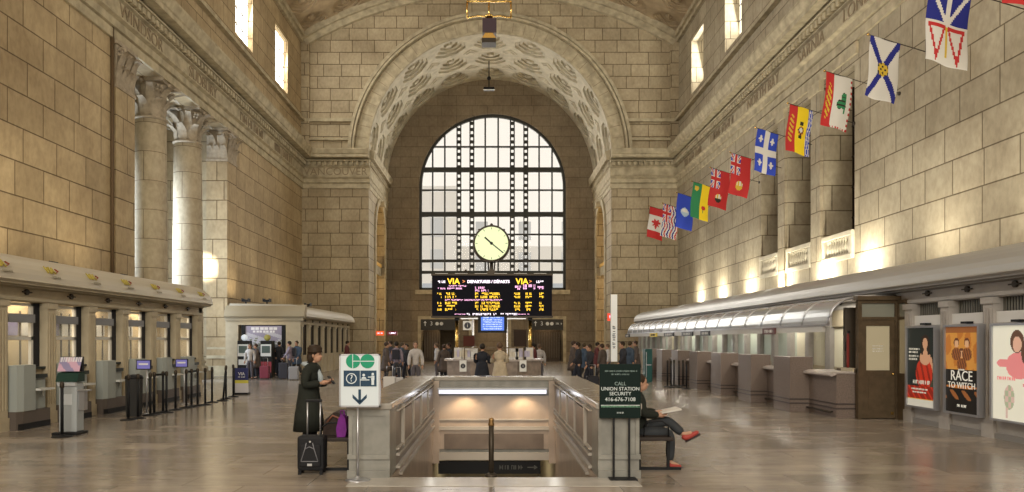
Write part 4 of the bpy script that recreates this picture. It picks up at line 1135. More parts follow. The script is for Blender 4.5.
for i, (Y, lab, cf, zt) in enumerate(flags):
    xt = 10.25; zm = zt-.68
    if i in (0,): xt = 9.85; zt = 9.8; zm = 9.15
    if i == 1: zt = 9.96; zm = 9.2; xt = 9.97
    t = thing('hanging_flag', lab, 'flag', (XR, Y, zm), group='flags on the right wall')
    pd = (Vector((XR, Y, zm))-Vector((xt, Y, zt))).normalized()
    mb = MB().mat(M_DARK); mb.tube([(XR, Y, zm), (xt-.05, Y, zt+.015)], .013, 8); mb.mat(M_GOLD); mb.ball((xt-.07, Y, zt+.02), .04, 8, 6); mb.build('pole', None, t)
    mb = MB().mat(M_DARK); mb.disc((XR-.02, Y, zm), .06, (1, 0, 0), .05, 12); mb.build('bracket', None, t)
    sc = 1+max(0, Y-28)*.011
    W, H = .84*sc, 1.62*sc
    if i == 1: W, H = .98, 1.8
    ph = i*1.7; amp = .05
    skew = .16*sc
    def ff(u, v, xt=xt, Y=Y, zt=zt, pd=pd, W=W, H=H, ph=ph, skew=skew, side=0):
        d = 1-v
        p = Vector((xt, Y, zt)) + pd*(W*u) + Vector((-skew*d + .02*math.sin(6*d+ph), 0, -H*d))
        p.y += (amp*math.sin(u*7+ph+d*2) + .06*math.sin(d*4+ph)*d)*(.25+.75*d) + side
        return p
    mb = MB(); raster(mb, ff, 34 if Y < 30 else 26, 62 if Y < 30 else 44, cf, FM); o = mb.build('cloth', None, t)
    md = o.modifiers.new('thickness', 'SOLIDIFY'); md.thickness = .006

# ------------------------------------------------------------------ departure board, clock, information booth
BY = 25.0
t = thing('departure_board', 'wide black departures board with yellow and pink text over the information desk', 'board', (0, BY, 2.55))
bx0, bz0 = XZ(432, 316, BY); bx1, bz1 = XZ(552, 275.5, BY)
mb = MB().mat(mat('board_black', (.012, .012, .018), .8, spec=.05)); mb.box(bx0, bx1, BY, BY+.5, bz0, bz1); mb.mat(M_DARK)
mb.box(bx0-.03, bx1+.03, BY-.03, BY+.53, bz1, bz1+.06); mb.box(bx0-.03, bx1+.03, BY-.03, BY+.53, bz0-.05, bz0)
mb.mat(M_WHITE)
for i in range(6): mb.box(bx0+.1+i*.66, bx0+.52+i*.66, BY+.1, BY+.4, bz1+.06, bz1+.085)
mb.build('cabinet', None, t)
EW = mat('led_white', (.9, .8, .95), .5, emit=1.1, ecol=(.95, .85, 1)); EY = mat('led_yellow', (.9, .6, .05), .5, emit=1.15, ecol=(1, .62, .04)); EP = mat('led_pink', (.9, .5, .8), .5, emit=1.0, ecol=(1, .5, .85)); EO = mat('led_orange', (.9, .4, .2), .5, emit=1, ecol=(1, .35, .1))
def bxy(u, v): return (bx0+(bx1-bx0)*u, bz1+(bz0-bz1)*v)
rng = random.Random(3)
def row(u0, u1, v, h, m, cw=.012, gap=.35):
    mb = MB().mat(m); u = u0; any_ = False
    while u < u1:
        w = cw*rng.uniform(.7, 1.1)
        if rng.random() > .12:
            a = bxy(u, v-h/2); b = bxy(min(u+w*(1-gap), u1), v+h/2)
            zz = (a[1]-b[1])/2
            k = rng.choice((0, 1, 2)); any_ = True
            if k != 1: mb.box(a[0], b[0], BY-.012, BY, b[1], b[1]+zz*.75)
            if k != 0: mb.box(a[0], b[0], BY-.012, BY, b[1]+zz*.9, a[1])
            if k == 0: mb.box(a[0], (a[0]+b[0])/2, BY-.012, BY, b[1]+zz*.9, a[1])
        u += w
    if any_: mb.build('text_row', None, t)
for (txt, m, sz, u, v) in (('DEPARTURES / DÉPARTS', EW, .13, .47, .155), ('VIA', EY, .27, .18, .15), ('VIA', EY, .27, .75, .15)):
    mb = MB().mat(m); p = bxy(u, v); mb.text(txt, sz, (p[0], BY-.008, p[1]), (1,0,0), (0,0,1), .004, bold=.006); mb.build('heading', None, t)
for u in (.265, .82): mb = MB().mat(EO); p = bxy(u, .15); mb.text('>', .17, (p[0], BY-.008, p[1]), (1,0,0), (0,0,1), .004); mb.build('arrow', None, t)
row(.05, .11, .155, .06, EW); row(.87, .93, .155, .06, EW); row(.29, .71, .955, .05, EW, .016); row(.14, .29, .26, .035, EP); row(.05, .25, .32, .04, EP); row(.36, .44, .30, .05, EP); row(.36, .47, .37, .05, EP); row(.68, .74, .3, .1, EP); row(.76, .86, .28, .12, EP); row(.88, .93, .3, .07, EP)
for j, v in enumerate((.45, .53, .68, .76, .84)):
    row(.045, .08, v, .05, EY); row(.11, .17+.01*(j % 3)+.02, v, .06, EY); row(.36, .385, v, .06, EY); row(.405, .47, v, .06, EY); row(.48, .565, v, .06, EY)
    row(.685, .735, v, .055, EY); row(.78, .83, v, .055, EY); row(.895, .93, v, .055, EY)
row(.11, .585, .605, .035, EP, .01); row(.19, .28, .955, .02, EP); row(.72, .81, .955, .02, EP)
for px in (456.5, 530.5):
    x = (px-VX)*BY/F
    mb = MB().mat(M_GOLD); mb.tube([(x, BY+.25, 1.1), (x, BY+.25, bz0-.14)], .06, 14); mb.lathe([(.1, 0), (.1, .04), (.065, .1)], (x, BY+.25, 1.1), 14); mb.build('post', None, t)
    mb = MB().mat(M_BLACK); mb.box(x-.07, x+.07, BY+.1, BY+.4, bz0-.14, bz0-.05); mb.build('post_head', None, t)
for px in (465.5, 519):       # scroll ornaments on top
    x = (px-VX)*BY/F
    mb = MB().mat(M_DARK); mb.tube([(x+.13*math.cos(a), BY+.25, bz1+.06+.11*math.sin(a)) for a in [PI*i/8 for i in range(9)]], .025, 6); mb.box(x-.17, x+.17, BY+.15, BY+.35, bz1+.05, bz1+.09)
    mb.ball((x, BY+.25, bz1+.2), .035); mb.build('scroll', None, t)
# clock
cx, cz = XZ(491.5, 243.2, BY)
t = thing('hall_clock', 'round pale green lit clock above the departures board', 'clock', (cx, BY+.25, bz1+.06))
mb = MB().mat(M_DARK)
R_ = .585
pr = []
for i in range(48):
    a = 2*PI*i/48
    pr.append([mb.bm.verts.new((cx+r*math.cos(a), y, cz+r*math.sin(a))) for r, y in ((R_-.03, BY+.02), (R_+.03, BY+.03), (R_+.05, BY+.25), (R_+.03, BY+.47), (R_-.03, BY+.48))])
for i in range(48):
    for k in range(5): mb.bm.faces.new([pr[i][k], pr[i][(k+1)%5], pr[(i+1)%48][(k+1)%5], pr[(i+1)%48][k]])
mb.ball((cx, BY+.25, cz+R_+.07), .05)
for s in (-1, 1):
    mb.ball((cx+s*.42, BY+.25, cz+R_*.82), .04, 8, 6); mb.tube([(cx+s*.12, BY+.25, cz-R_+.02), (cx+s*.08, BY+.25, bz1+.1), (cx+s*.2, BY+.25, bz1+.05)], .025, 8)
mb.tube([(cx, BY+.25, cz-R_), (cx, BY+.25, bz1)], .06, 10)
mb.prism([(-.22, 0), (.22, 0), (.1, .12), (0, .2), (-.1, .12)], BY+.15, BY+.35, lambda p, q, t_: (cx+p, t_, bz1+.06+q))
mb.build('case', None, t)
M_FACE = mat('clock_face', (.45, .48, .3), .4, emit=.62, ecol=(.90, 1, .58))
mb = MB().mat(M_FACE); mb.disc((cx, BY+.25, cz), R_-.02, (0, 1, 0), .42, 48); mb.build('dial', None, t)
mb = MB().mat(mat('clock_tick', (.25, .28, .15), .5))
for i in range(12):
    a = PI/6*i; mb.obox((cx+math.sin(a)*.5, BY+.035, cz+math.cos(a)*.5), (.02, .006, .07), Matrix.Rotation(a, 3, 'Y'))
mb.build('hour_marks', None, t)
for nm, ang, ln, w in (('hour_hand', 312, .33, .05), ('minute_hand', 129, .55, .035)):
    a = math.radians(ang); mb = MB().mat(M_BLACK)
    mb.obox((cx+math.sin(a)*ln*.42, BY+.025, cz+math.cos(a)*ln*.42), (w, .01, ln), Matrix.Rotation(a, 3, 'Y')); mb.build(nm, None, t)
mb = MB().mat(M_BLACK); mb.disc((cx, BY+.02, cz), .05, (0, 1, 0), .03, 16); mb.build('hub', None, t)
# blue screens below the board
t = thing('blue_screen', 'glowing blue screen hanging under the departures board', 'screen', (-.05, BY-.1, 1.9))
sx0, sz0 = XZ(481, 330.5, BY-.3); sx1, sz1 = XZ(504, 317, BY-.3)
mb = MB().mat(M_BLACK); mb.box(sx0-.1, sx1+.1, BY-.3, BY-.1, sz0-.07, bz0-.0); mb.build('case', None, t)
mb = MB(); eb = [mat('screen_blue', (.05, .12, .5), .3, emit=.7, ecol=(.1, .22, .8)), mat('screen_pale', (.4, .5, .8), .3, emit=.8, ecol=(.5, .65, 1))]
raster(mb, lambda u, v: (sx0+(sx1-sx0)*u, BY-.31, sz0+(sz1-sz0)*v), 46, 24, lambda u, v: 1 if (int(v*12) % 2 and rng.random() > .35 and .08 < u < .92) else 0, eb); mb.build('display', None, t)
# information desk
t = thing('information_desk', 'grey stone information desk below the departures board', 'desk', (0, 24.6, 0))
mb = MB().mat(mat('desk_stone', (.26, .21, .175), .35, var=.25, vscale=6)); 
OCT = [(-1.55, -.2), (-.75, -.95), (.75, -.95), (1.55, -.2), (1.55, .9), (.75, 1.6), (-.75, 1.6), (-1.55, .9)]
mb.prism(OCT, 0, 1.06, lambda p, q, z: (p, BY+q, z)); mb.mat(M_GRB); mb.prism([(a*1.02, b*1.02) for a, b in OCT], 0, .15, lambda p, q, z: (p, BY+q, z)); mb.build('counter', None, t)
mb = MB().mat(M_GRANL); mb.prism([(a*1.06, b*1.06) for a, b in OCT], 1.06, 1.12, lambda p, q, z: (p, BY+q, z)); mb.build('top', None, t)
mb = MB().mat(M_BRONZE); 
for x in (-.95, -.35, .35, .95): mb.box(x-.02, x+.02, BY-.93+.0, BY-.89, 1.12, 1.5)
mb.box(-.95, .95, BY-.93, BY-.89, 1.48, 1.52); mb.build('rail', None, t)
# question / information signs on the desk
def info_sign(px, py, w, h, Y, label, txt, panel, ink, stand=None):
    c = P(px, py, Y)
    t = thing('information_sign', label, 'sign', (c.x, Y, c.z-h/2))
    mb = MB().mat(panel); mb.box(c.x-w/2, c.x+w/2, Y, Y+.04, c.z-h/2, c.z+h/2); mb.build('board', None, t)
    mb = MB().mat(ink); mb.disc((c.x, Y-.006, c.z), min(w, h)*.36, (0, 1, 0), .006, 24); mb.mat(panel); mb.text(txt, min(w, h)*.6, (c.x, Y-.014, c.z), (1, 0, 0), (0, 0, 1), .003); mb.build('lettering', None, t)
    if stand is not None:
        mb = MB().mat(M_STEEL); mb.box(c.x-.02, c.x+.02, Y+.01, Y+.03, stand, c.z-h/2); mb.build('stand', None, t)
M_SW = mat('sign_white', (.7, .7, .68), .4); M_SK = mat('sign_ink', (.04, .04, .05), .4)
info_sign(467.5, 325.5, .3, .3, BY-.2, 'white square sign with a black i hanging below the left of the board', 'i', M_SW, M_SK)
info_sign(463, 366, .22, .36, BY-1.05, 'white i sign on the left front of the information desk', 'i', M_SW, M_SK)
info_sign(523, 366, .22, .36, BY-1.05, 'white i sign on the right front of the information desk', 'i', M_SW, M_SK)
mb = MB().mat(M_STEEL); mb.box(-1.1, 1.05, BY-.22, BY-.18, 2.44, 2.47); o = mb.build('hanging_rail', None, label='thin steel rail under the departures board', cat='rail')
# leaflets on the desk
for k, (px, w) in enumerate(((458, .28), (466, .3), (474, .24), (514, .3), (521, .34), (529, .3))):
    c = P(px, 356, BY-.75)
    t = thing('leaflet_rack', 'pale leaflet rack on the desk, %s from the left' % ORD[k], 'rack', (c.x, BY-.6, 1.12), group='leaflet racks on the information desk')
    mb = MB().mat(mat('rack_clear', (.55, .53, .5), .3)); mb.box(c.x-w/2, c.x+w/2, BY-.62, BY-.42, 1.12, 1.2); mb.box(c.x-w/2, c.x+w/2, BY-.48, BY-.42, 1.2, 1.5); mb.build('holder', None, t)
    mb = MB()
    for j in range(3):
        mb.mat(rng.choice((M_SW, mat('leaflet_cream', (.6, .55, .45), .6), mat('leaflet_lilac', (.45, .42, .55), .6)))); mb.box(c.x-w/2+.02+j*(w-.04)/3, c.x-w/2+.01+(j+1)*(w-.04)/3, BY-.6+.0, BY-.49, 1.2, 1.36+.1*rng.random())
    mb.build('leaflets', None, t)

# ------------------------------------------------------------------ doorways at the back: signs and what is beyond
def doorsign(x0, x1, label, pre, txt):
    t = thing('overhead_sign', label, 'sign', ((x0+x1)/2, YB-.1, 2.9))
    mb = MB().mat(mat('sign_bronze', (.035, .03, .022), .4)); mb.box(x0, x1, YB-.2, YB+.1, 2.55, 3.4); mb.build('board', None, t)
    mb = MB().mat(M_SW); zc = 3.05
    xa = x0+.35
    mb.box(xa-.03, xa+.03, YB-.22, YB-.2, zc-.18, zc+.1); mb.prism([(xa-.13, zc+.06), (xa+.13, zc+.06), (xa, zc+.22)], YB-.22, YB-.2, lambda p, q, t_: (p, t_, q))
    mb.text('3', .45, (xa+.5, YB-.21, zc), (1,0,0), (0,0,1), .006)
    mb.disc((xa+.95, YB-.21, zc), .14, (0, 1, 0), .02, 20); mb.disc((xa+1.3, YB-.21, zc), .14, (0, 1, 0), .02, 20)
    if txt: dash(mb, (xa+1.85, YB-.21, zc), (1,0,0), (0,0,1), .6, .16, 2)
    mb.build('lettering', None, t)
doorsign(-5.84, -3.04, 'dark overhead sign with arrow over the left back doorway', '', '')
doorsign(2.96, 5.52, 'dark overhead sign with arrow over the right back doorway', '', 'TRAINS')
M_DOORW = mat('dark_oak_door', (.075, .05, .03), .5, var=.2, vscale=6)
for (a, b, lab) in ((2.96, 5.52, 'pair of tall ribbed bronze doors in the right back doorway'), (-5.84, -4.4, 'ribbed bronze door in the left back doorway')):
    t = thing('lobby_door', lab, 'door', ((a+b)/2, YB+1.5, 0))
    mb = MB().mat(M_DOORW); mb.box(a+.1, b-.1, YB+1.5, YB+1.56, 0, 2.6)
    mb.mat(M_BRONZE)
    n = int((b-a)/.2)
    for i in range(n): mb.box(a+.15+i*.2, a+.22+i*.2, YB+1.44, YB+1.5, .3, 2.4)
    mb.build('leaf', None, t)
# red and orange lit signs by the left arch
for (px, py, w, h, Y, name, lab, col, e, txt) in ((379.5, 333.2, .62, .33, 53.5, 'lit_sign', 'small glowing orange sign in the left side arch', (.8, .12, .03), .7, 'EXIT'),
                                       (392, 333.2, .62, .26, 45, 'hanging_sign', 'small dark red hanging sign right of the left side arch', (.16, .03, .03), .3, 'TAXI'),
                                       (610.5, 317, .4, .5, 50.6, 'lit_sign', 'small glowing red sign beside the right side arch', (.85, .08, .04), .7, 'EXIT')):
    c = P(px, py, Y); t = thing(name, lab, 'sign', tuple(c))
    mb = MB().mat(mat('ink_'+name+txt+str(int(px)), col, .4, emit=e)); mb.box(c.x-w/2, c.x+w/2, Y, Y+.15, c.z-h/2, c.z+h/2); mb.build('panel', None, t)
    mb = MB().mat(EW); dash(mb, (c.x, Y-.01, c.z), (1,0,0), (0,0,1), w*.7, h*.35, int(px)); mb.build('lettering', None, t)
    mb = MB().mat(M_DARK); mb.tube([(c.x, Y+.07, c.z+h/2), (c.x, Y+.07, c.z+h/2+.9)], .02, 6); mb.build('hanger', None, t)
# added glowing strip in place of the sunlit edge of the right jamb
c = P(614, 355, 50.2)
t = thing('sunlit_edge_strip', 'tall narrow white strip standing in for the sunlit right corner of the arch', 'banner', (c.x, 50.2, 0))
mb = MB().mat(mat('sunlit_edge_glow', (.8, .78, .7), .6, emit=.35)); mb.box(c.x-.2, c.x+.22, 50.2, 50.25, .3, 4.8); mb.build('cloth', None, t)  # 'cloth' here is the added glowing strip
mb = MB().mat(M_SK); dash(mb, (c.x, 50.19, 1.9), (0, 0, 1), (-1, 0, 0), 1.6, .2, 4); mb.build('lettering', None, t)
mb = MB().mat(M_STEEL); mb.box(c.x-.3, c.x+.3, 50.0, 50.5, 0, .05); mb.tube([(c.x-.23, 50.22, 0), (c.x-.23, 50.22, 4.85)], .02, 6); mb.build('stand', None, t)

# ------------------------------------------------------------------ hanging fittings under the vault
Yh = 33
t = thing('hanging_lamp', 'dark box lamp with a gold tray hanging from a brass frame at the top', 'lamp', tuple(P(489, 20, Yh)))
mb = MB().mat(M_GOLD)
a, b, c, d = P(467, 1.5, Yh), P(511, 1.5, Yh), P(467, 18, Yh), P(511, 18, Yh)
mb.tube([a, b], .045, 6); mb.tube([a+Vector((0,0,.22)), b+Vector((0,0,.22))], .03, 6); mb.tube([a, c], .04, 6); mb.tube([b, d], .04, 6)
mb.tube([c, P(478, 16, Yh), P(489, 17, Yh), P(500, 16, Yh), d], .035, 6)
mb.tube([P(489, 2, Yh), P(489, 20, Yh)], .04, 6)
for q in (a, b): mb.tube([q, q+Vector((0, 0, 9.2))], .025, 6)
mb.ball(P(489, 16.5, Yh), (.2, .2, .1)); mb.build('frame', None, t)
mb = MB().mat(mat('lamp_housing', (.06, .04, .05), .4)); q0, q1 = P(482.5, 34.5, Yh), P(496.5, 20.5, Yh); mb.box(q0.x, q1.x, Yh-.25, Yh+.35, q0.z, q1.z); mb.build('housing', None, t)
mb = MB().mat(M_GOLD); q0, q1 = P(482, 40, Yh), P(496, 35, Yh); mb.prism([(q0.x, q0.z), (q1.x, q0.z), (q1.x-.15, q1.z), (q0.x+.15, q1.z)], Yh-.25, Yh+.35, lambda p, q, t_: (p, t_, q)); mb.build('tray', None, t)
mb = MB().mat(M_DARK); q0, q1 = P(482, 44.5, Yh), P(496, 40, Yh); mb.box(q0.x, q1.x, Yh-.25, Yh+.35, q0.z, q1.z); mb.build('base_plate', None, t)
Yh = 56
t = thing('security_camera', 'small dark camera bracket hanging below the coffered arch', 'camera', tuple(P(489, 88, Yh)))
mb = MB().mat(M_BLACK); q = P(489, 89, Yh); mb.box(q.x-.4, q.x+.4, Yh-.2, Yh+.2, q.z-.1, q.z+.1); mb.build('housing', None, t)
mb = MB().mat(M_BLACK); mb.tube([q, (q.x, Yh, AZ+AR)], .05, 6); mb.ball((q.x, Yh, q.z+.8), .15); mb.build('hanger', None, t)
mb = MB().mat(M_WHITE); mb.box(q.x-.44, q.x+.44, Yh-.24, Yh-.2, q.z-.14, q.z-.1); mb.build('trim', None, t)
# ------------------------------------------------------------------ people
def skin_mesh(chains, sub=1, root=0):
    """chains: list of lists of (pos, radius) ; a chain may start with ('@', chain_idx, vert_idx) to join"""
    me = bpy.data.meshes.new('s'); vs = []; es = []; rs = []; ids = []
    for ch in chains:
        prev = None; cur = []
        for it in ch:
            if it[0] == '@': prev = ids[it[1]][it[2]]; cur.append(prev); continue
            vs.append(it[0]); rs.append(it[1]); i = len(vs)-1
            if prev is not None: es.append((prev, i))
            prev = i; cur.append(i)
        ids.append(cur)
    me.from_pydata(vs, es, []); o = bpy.data.objects.new('s', me); COL.objects.link(o)
    m = o.modifiers.new('skin', 'SKIN'); m.use_smooth_shade = True; m.branch_smoothing = .6
    for i, r in enumerate(rs):
        r = r if isinstance(r, tuple) else (r, r); me.skin_vertices[0].data[i].radius = r
    for c in ids: pass
    me.skin_vertices[0].data[root].use_root = True
    if sub: s = o.modifiers.new('sub', 'SUBSURF'); s.levels = sub; s.render_levels = sub
    dg = bpy.context.evaluated_depsgraph_get(); dg.update()
    out = bpy.data.meshes.new_from_object(o.evaluated_get(dg)); bpy.data.objects.remove(o); bpy.data.meshes.remove(me)
    return out
def from_mesh(mb, me):
    n0 = len(mb.bm.faces); mb.bm.from_mesh(me); mb.bm.faces.ensure_lookup_table()
    for f in mb.bm.faces[n0:]: f.material_index = mb.mi; f.smooth = True
    bpy.data.meshes.remove(me)
V = Vector
SKIN = mat('skin', (.42, .24, .16), .55)
def person(name, label, top, bottom, hair, coat=0, pose='stand', bag=None, shoes=(.02,.015,.015), detail=0, hat=False, group=None, skirt_len=.55):
    """local frame: faces +x, 1.65 m tall standing"""
    t = thing(name, label, 'person', group=group)
    mt = mat('cloth_%.2f_%.2f_%.2f' % top, top, .85, var=.15, vscale=9); mbm = mat('cloth_%.2f_%.2f_%.2f' % bottom, bottom, .85, var=.12, vscale=9)
    mh = mat('hair_%.2f_%.2f_%.2f' % hair, hair, .6); msh = mat('shoe_%.2f_%.2f_%.2f' % shoes, shoes, .5)
    sit = pose == 'sit'
    P0 = V((0, 0, .90)); HP = [V((0, s*.085, .88)) for s in (-1, 1)]
    if pose == 'walk': KN = [V((.14, -.09, .49)), V((-.02, .09, .48))]; AN = [V((.20, -.09, .09)), V((-.26, .09, .17))]
    elif sit: 
        P0 = V((0, 0, .52)); HP = [V((.02, s*.09, .50)) for s in (-1, 1)]
        KN = [V((.45, -.08, .50)), V((.42, .03, .66))]; AN = [V((.43, -.10, .09)), V((.62, -.04, .47))]
    else: KN = [V((.02, -.09, .48)), V((.02, .09, .48))]; AN = [V((-.01, -.10, .08)), V((.0, .10, .08))]
    lean = .06 if pose in ('phone', 'desk') else 0
    dz = P0.z-.90
    SP = V((.0, 0, 1.10+dz)); CHS = V((lean*.5, 0, 1.28+dz)); NB = V((lean, 0, 1.40+dz)); NK = V((lean+.02, 0, 1.46+dz)); HD = V((lean+.05, 0, 1.545+dz))
    SH = [V((lean*.8, s*.165, 1.355+dz)) for s in (-1, 1)]
    if pose in ('phone',): EL = [V((.03, -.23, 1.10)), V((.03, .23, 1.10))]; WR = [V((.25, -.10, 1.14)), V((.25, .09, 1.14))]
    elif sit: EL = [V((.06, -.24, .76)), V((.06, .24, .76))]; WR = [V((.28, -.10, .74)), V((.28, .10, .76))]
    elif pose == 'desk': EL = [V((.12, -.22, 1.12)), V((.12, .22, 1.12))]; WR = [V((.34, -.16, 1.14)), V((.34, .16, 1.14))]
    elif pose == 'walk': EL = [V((-.10, -.22, 1.10)), V((.08, .22, 1.10))]; WR = [V((-.08, -.24, .87)), V((.24, .22, .93))]
    else: EL = [V((.0, -.22, 1.09)), V((.0, .22, 1.09))]; WR = [V((.06, -.23, .85)), V((.06, .23, .85))]
    # --- body: one continuous figure
    ch = [[(P0, (.095, .08)), (SP, (.08, .065)), (CHS, (.095, .07)), (NB, (.055, .05)), (NK, (.05, .05)), (HD-V((.02,0,.03)), (.05, .05))]]
    for i in (0, 1): ch.append([('@', 0, 0), (HP[i], .06), (KN[i], .042), (AN[i], .032), (AN[i]+V((.13, 0, -.045)) if not (sit and i == 1) else AN[i]+V((.12, -.02, .03)), (.034, .025))])
    for i in (0, 1): ch.append([('@', 0, 2), (SH[i], .04), (EL[i], .03), (WR[i], .024)])
    mb = MB().mat(SKIN)
    from_mesh(mb, skin_mesh(ch, 1))
    # head: skull, jaw, nose, ears, eyes
    mb.ball(HD+V((-.01, 0, .03)), (.092, .074, .095), 16, 12); mb.ball(HD+V((.02, 0, -.03)), (.068, .056, .078), 14, 10)
    mb.prism([(.075, .02), (.108, -.022), (.08, -.03)], -.013, .013, lambda p, q, y: HD+V((p, y, q)))
    for s in (-1, 1): mb.ball(HD+V((-.01, s*.075, 0)), (.018, .01, .03), 8, 6)
    mb.mat(mat('eye_dark', (.03, .02, .02), .3))
    for s in (-1, 1): mb.ball(HD+V((.078, s*.03, .022)), (.01, .014, .008), 6, 5)
    mb.mat(mat('lips', (.3, .1, .08), .5)); mb.ball(HD+V((.082, 0, -.055)), (.01, .022, .007), 6, 5)
    mb.mat(SKIN)
    for i in (0, 1):        # hands with fingers
        w = WR[i]; d = (w-EL[i]).normalized(); s = (-1, 1)[i]
        side = d.cross(V((0, 0, 1))) if abs(d.z) < .8 else V((1, 0, 0)); side.normalize(); nrm = d.cross(side).normalized()
        pc = w + d*.045
        mb.tube([w-d*.01, w+d*.03, w+d*.085], [.022, .036, .034], 8)
        if detail:
            for k in range(4):
                o_ = side*((k-1.5)*.017); L = (.062, .072, .068, .052)[k]
                cur = nrm*(-.02 if pose in ('phone', 'sit', 'desk') else .012)
                mb.tube([pc+d*.035+o_, pc+d*(.035+L*.5)+o_, pc+d*(.035+L*.85)+o_+cur, pc+d*(.035+L*.8)+o_+cur*2], [.0095, .009, .008, .006], 6)
            mb.tube([pc-side*.025*s, pc-side*.045*s+d*.025, pc-side*.045*s+d*.055], [.011, .010, .008], 6)
        else:
            for k in range(4):
                o_ = side*((k-1.5)*.017); mb.tube([pc+d*.03+o_, pc+d*.09+o_+nrm*.01], [.009, .007], 5)
            mb.tube([pc-side*.025*s, pc-side*.045*s+d*.04], [.010, .008], 5)
    mb.build('body', None, t)
    # --- hair
    mb = MB().mat(mh)
    mb.ball(HD+V((-.028, 0, .048)), (.100, .088, .096), 16, 10)
    if detail: mb.ball(HD+V((-.06, 0, -.03)), (.06, .08, .10), 12, 8)
    if hat: mb.lathe([(.115, .045), (.112, .06), (.105, .065), (.11, .11), (.08, .155), (.01, .165)], tuple(HD-V((.015,0,0))), 20); mb.ball(HD+V((-.07, 0, -.03)), (.065, .09, .11), 12, 8)
    mb.build('hair' if not hat else 'hat', None, t)
    # --- top
    g = .022 if coat else .014
    ch = [[(P0+V((0, 0, -.05)), (.14+g, .12+g)), (P0+V((0, 0, .06)), (.135+g, .115+g)), (SP, (.125+g, .105+g)), (CHS, (.15+g, .11+g)), (NB, (.09+g, .075+g)), (NK-V((.01,0,.0)), (.052+g, .05+g))]]
    for i in (0, 1): ch.append([('@', 0, 3), (SH[i], .072+g), (EL[i], .055+g), (WR[i]-(WR[i]-EL[i]).normalized()*.01, .042+g)])
    mb = MB().mat(mt); from_mesh(mb, skin_mesh(ch, 1))
    mb.ball(NB+V((-.005, 0, -.06)), (.105, .185, .10), 16, 10); mb.ball(CHS+V((0, 0, -.02)), (.125, .17, .16), 16, 10)
    if coat and not sit:
        n = 20; zs = [1.12, 1.0, .92, .8, .66, .92-coat]
        rr = [(.145, .17), (.155, .18), (.165, .20), (.185, .22), (.205, .245), (.23, .27)]
        rings = [[mb.bm.verts.new((a*math.cos(2*PI*k/n)*(1+.04*math.sin(5*k)), b*math.sin(2*PI*k/n), z)) for k in range(n)] for z, (a, b) in zip(zs, rr)]
        rings.append([mb.bm.verts.new((.22*math.cos(2*PI*k/n), .26*math.sin(2*PI*k/n), zs[-1]+.01)) for k in range(n)])
        for a, b in zip(rings, rings[1:]):
            for k in range(n):
                f = mb.bm.faces.new([a[k], a[(k+1)%n], b[(k+1)%n], b[k]]); f.material_index = mb.mi; f.smooth = True
        for R in (rings[0], rings[-1]): mb.bm.faces.new(R).material_index = mb.mi
        mb.tube([NB+V((-.05, -.07, .0)), NB+V((-.07, 0, .03)), NB+V((-.05, .07, .0)), NB+V((.06, .03, -.06)), NB+V((.08, 0, -.14))], .025, 6)
    mb.build('coat' if coat else 'jacket', None, t)
    # --- trousers
    ch = [[(P0+V((0, 0, .05)), (.135, .118)), (P0-V((0, 0, .03)), (.13, .115))]]
    for i in (0, 1): ch.append([('@', 0, 1), (HP[i], .11), (KN[i], .078), (AN[i]+(KN[i]-AN[i])*.02, .06)])
    mb = MB().mat(mbm); from_mesh(mb, skin_mesh(ch, 1)); mb.build('trousers', None, t)
    for i in (0, 1):
        a = AN[i]; mb = MB().mat(msh)
        if sit and i == 1:
            from_mesh(mb, skin_mesh([[(a+V((-.02, 0, -.01)), .048), (a+V((.03, -.0, -.05)), .05), (a+V((.13, -.01, .0)), (.045, .038)), (a+V((.21, -.02, .045)), (.036, .026))]], 1))
            mb.mat(mat('sole', (.05, .03, .03), .6)); mb.tube([a+V((.03, 0, -.10)), a+V((.14, -.01, -.045)), a+V((.23, -.02, .01))], .018, 6)
        else:
            from_mesh(mb, skin_mesh([[(a+V((-.02, 0, .0)), .05), (a+V((-.015, 0, -.04)), (.045, .042)), (a+V((.08, 0, -.045)), (.045, .035)), (a+V((.16, 0, -.055)), (.038, .024))]], 1))
            mb.mat(mat('sole', (.05, .03, .03), .6)); mb.box(a.x-.06, a.x+.19, a.y-.038, a.y+.038, a.z-.085, a.z-.065)
        mb.build('shoe', None, t)
    if bag:
        mg = mat('bag_%.2f_%.2f_%.2f' % bag, bag, .7); mb = MB().mat(mg)
        mb.box(-.26, -.13, -.14, .14, 1.0, 1.38, .03); mb.tube([(-.15, -.1, 1.36), (.02, -.12, 1.44), (.12, -.11, 1.2), (-.13, -.1, 1.05)], .015, 6); mb.build('backpack', None, t)
    return t
def put(t, px, py_foot, rz, label=None, scale=1, Y=None, group=None):
    if Y is None: Y = CH*F/(py_foot-HY)
    t.location = ((px-VX)*Y/F, Y, 0); t.rotation_euler = (0, 0, rz); t.scale = (scale,)*3
    if label: t['label'] = label
    if group: t['group'] = group
    return t

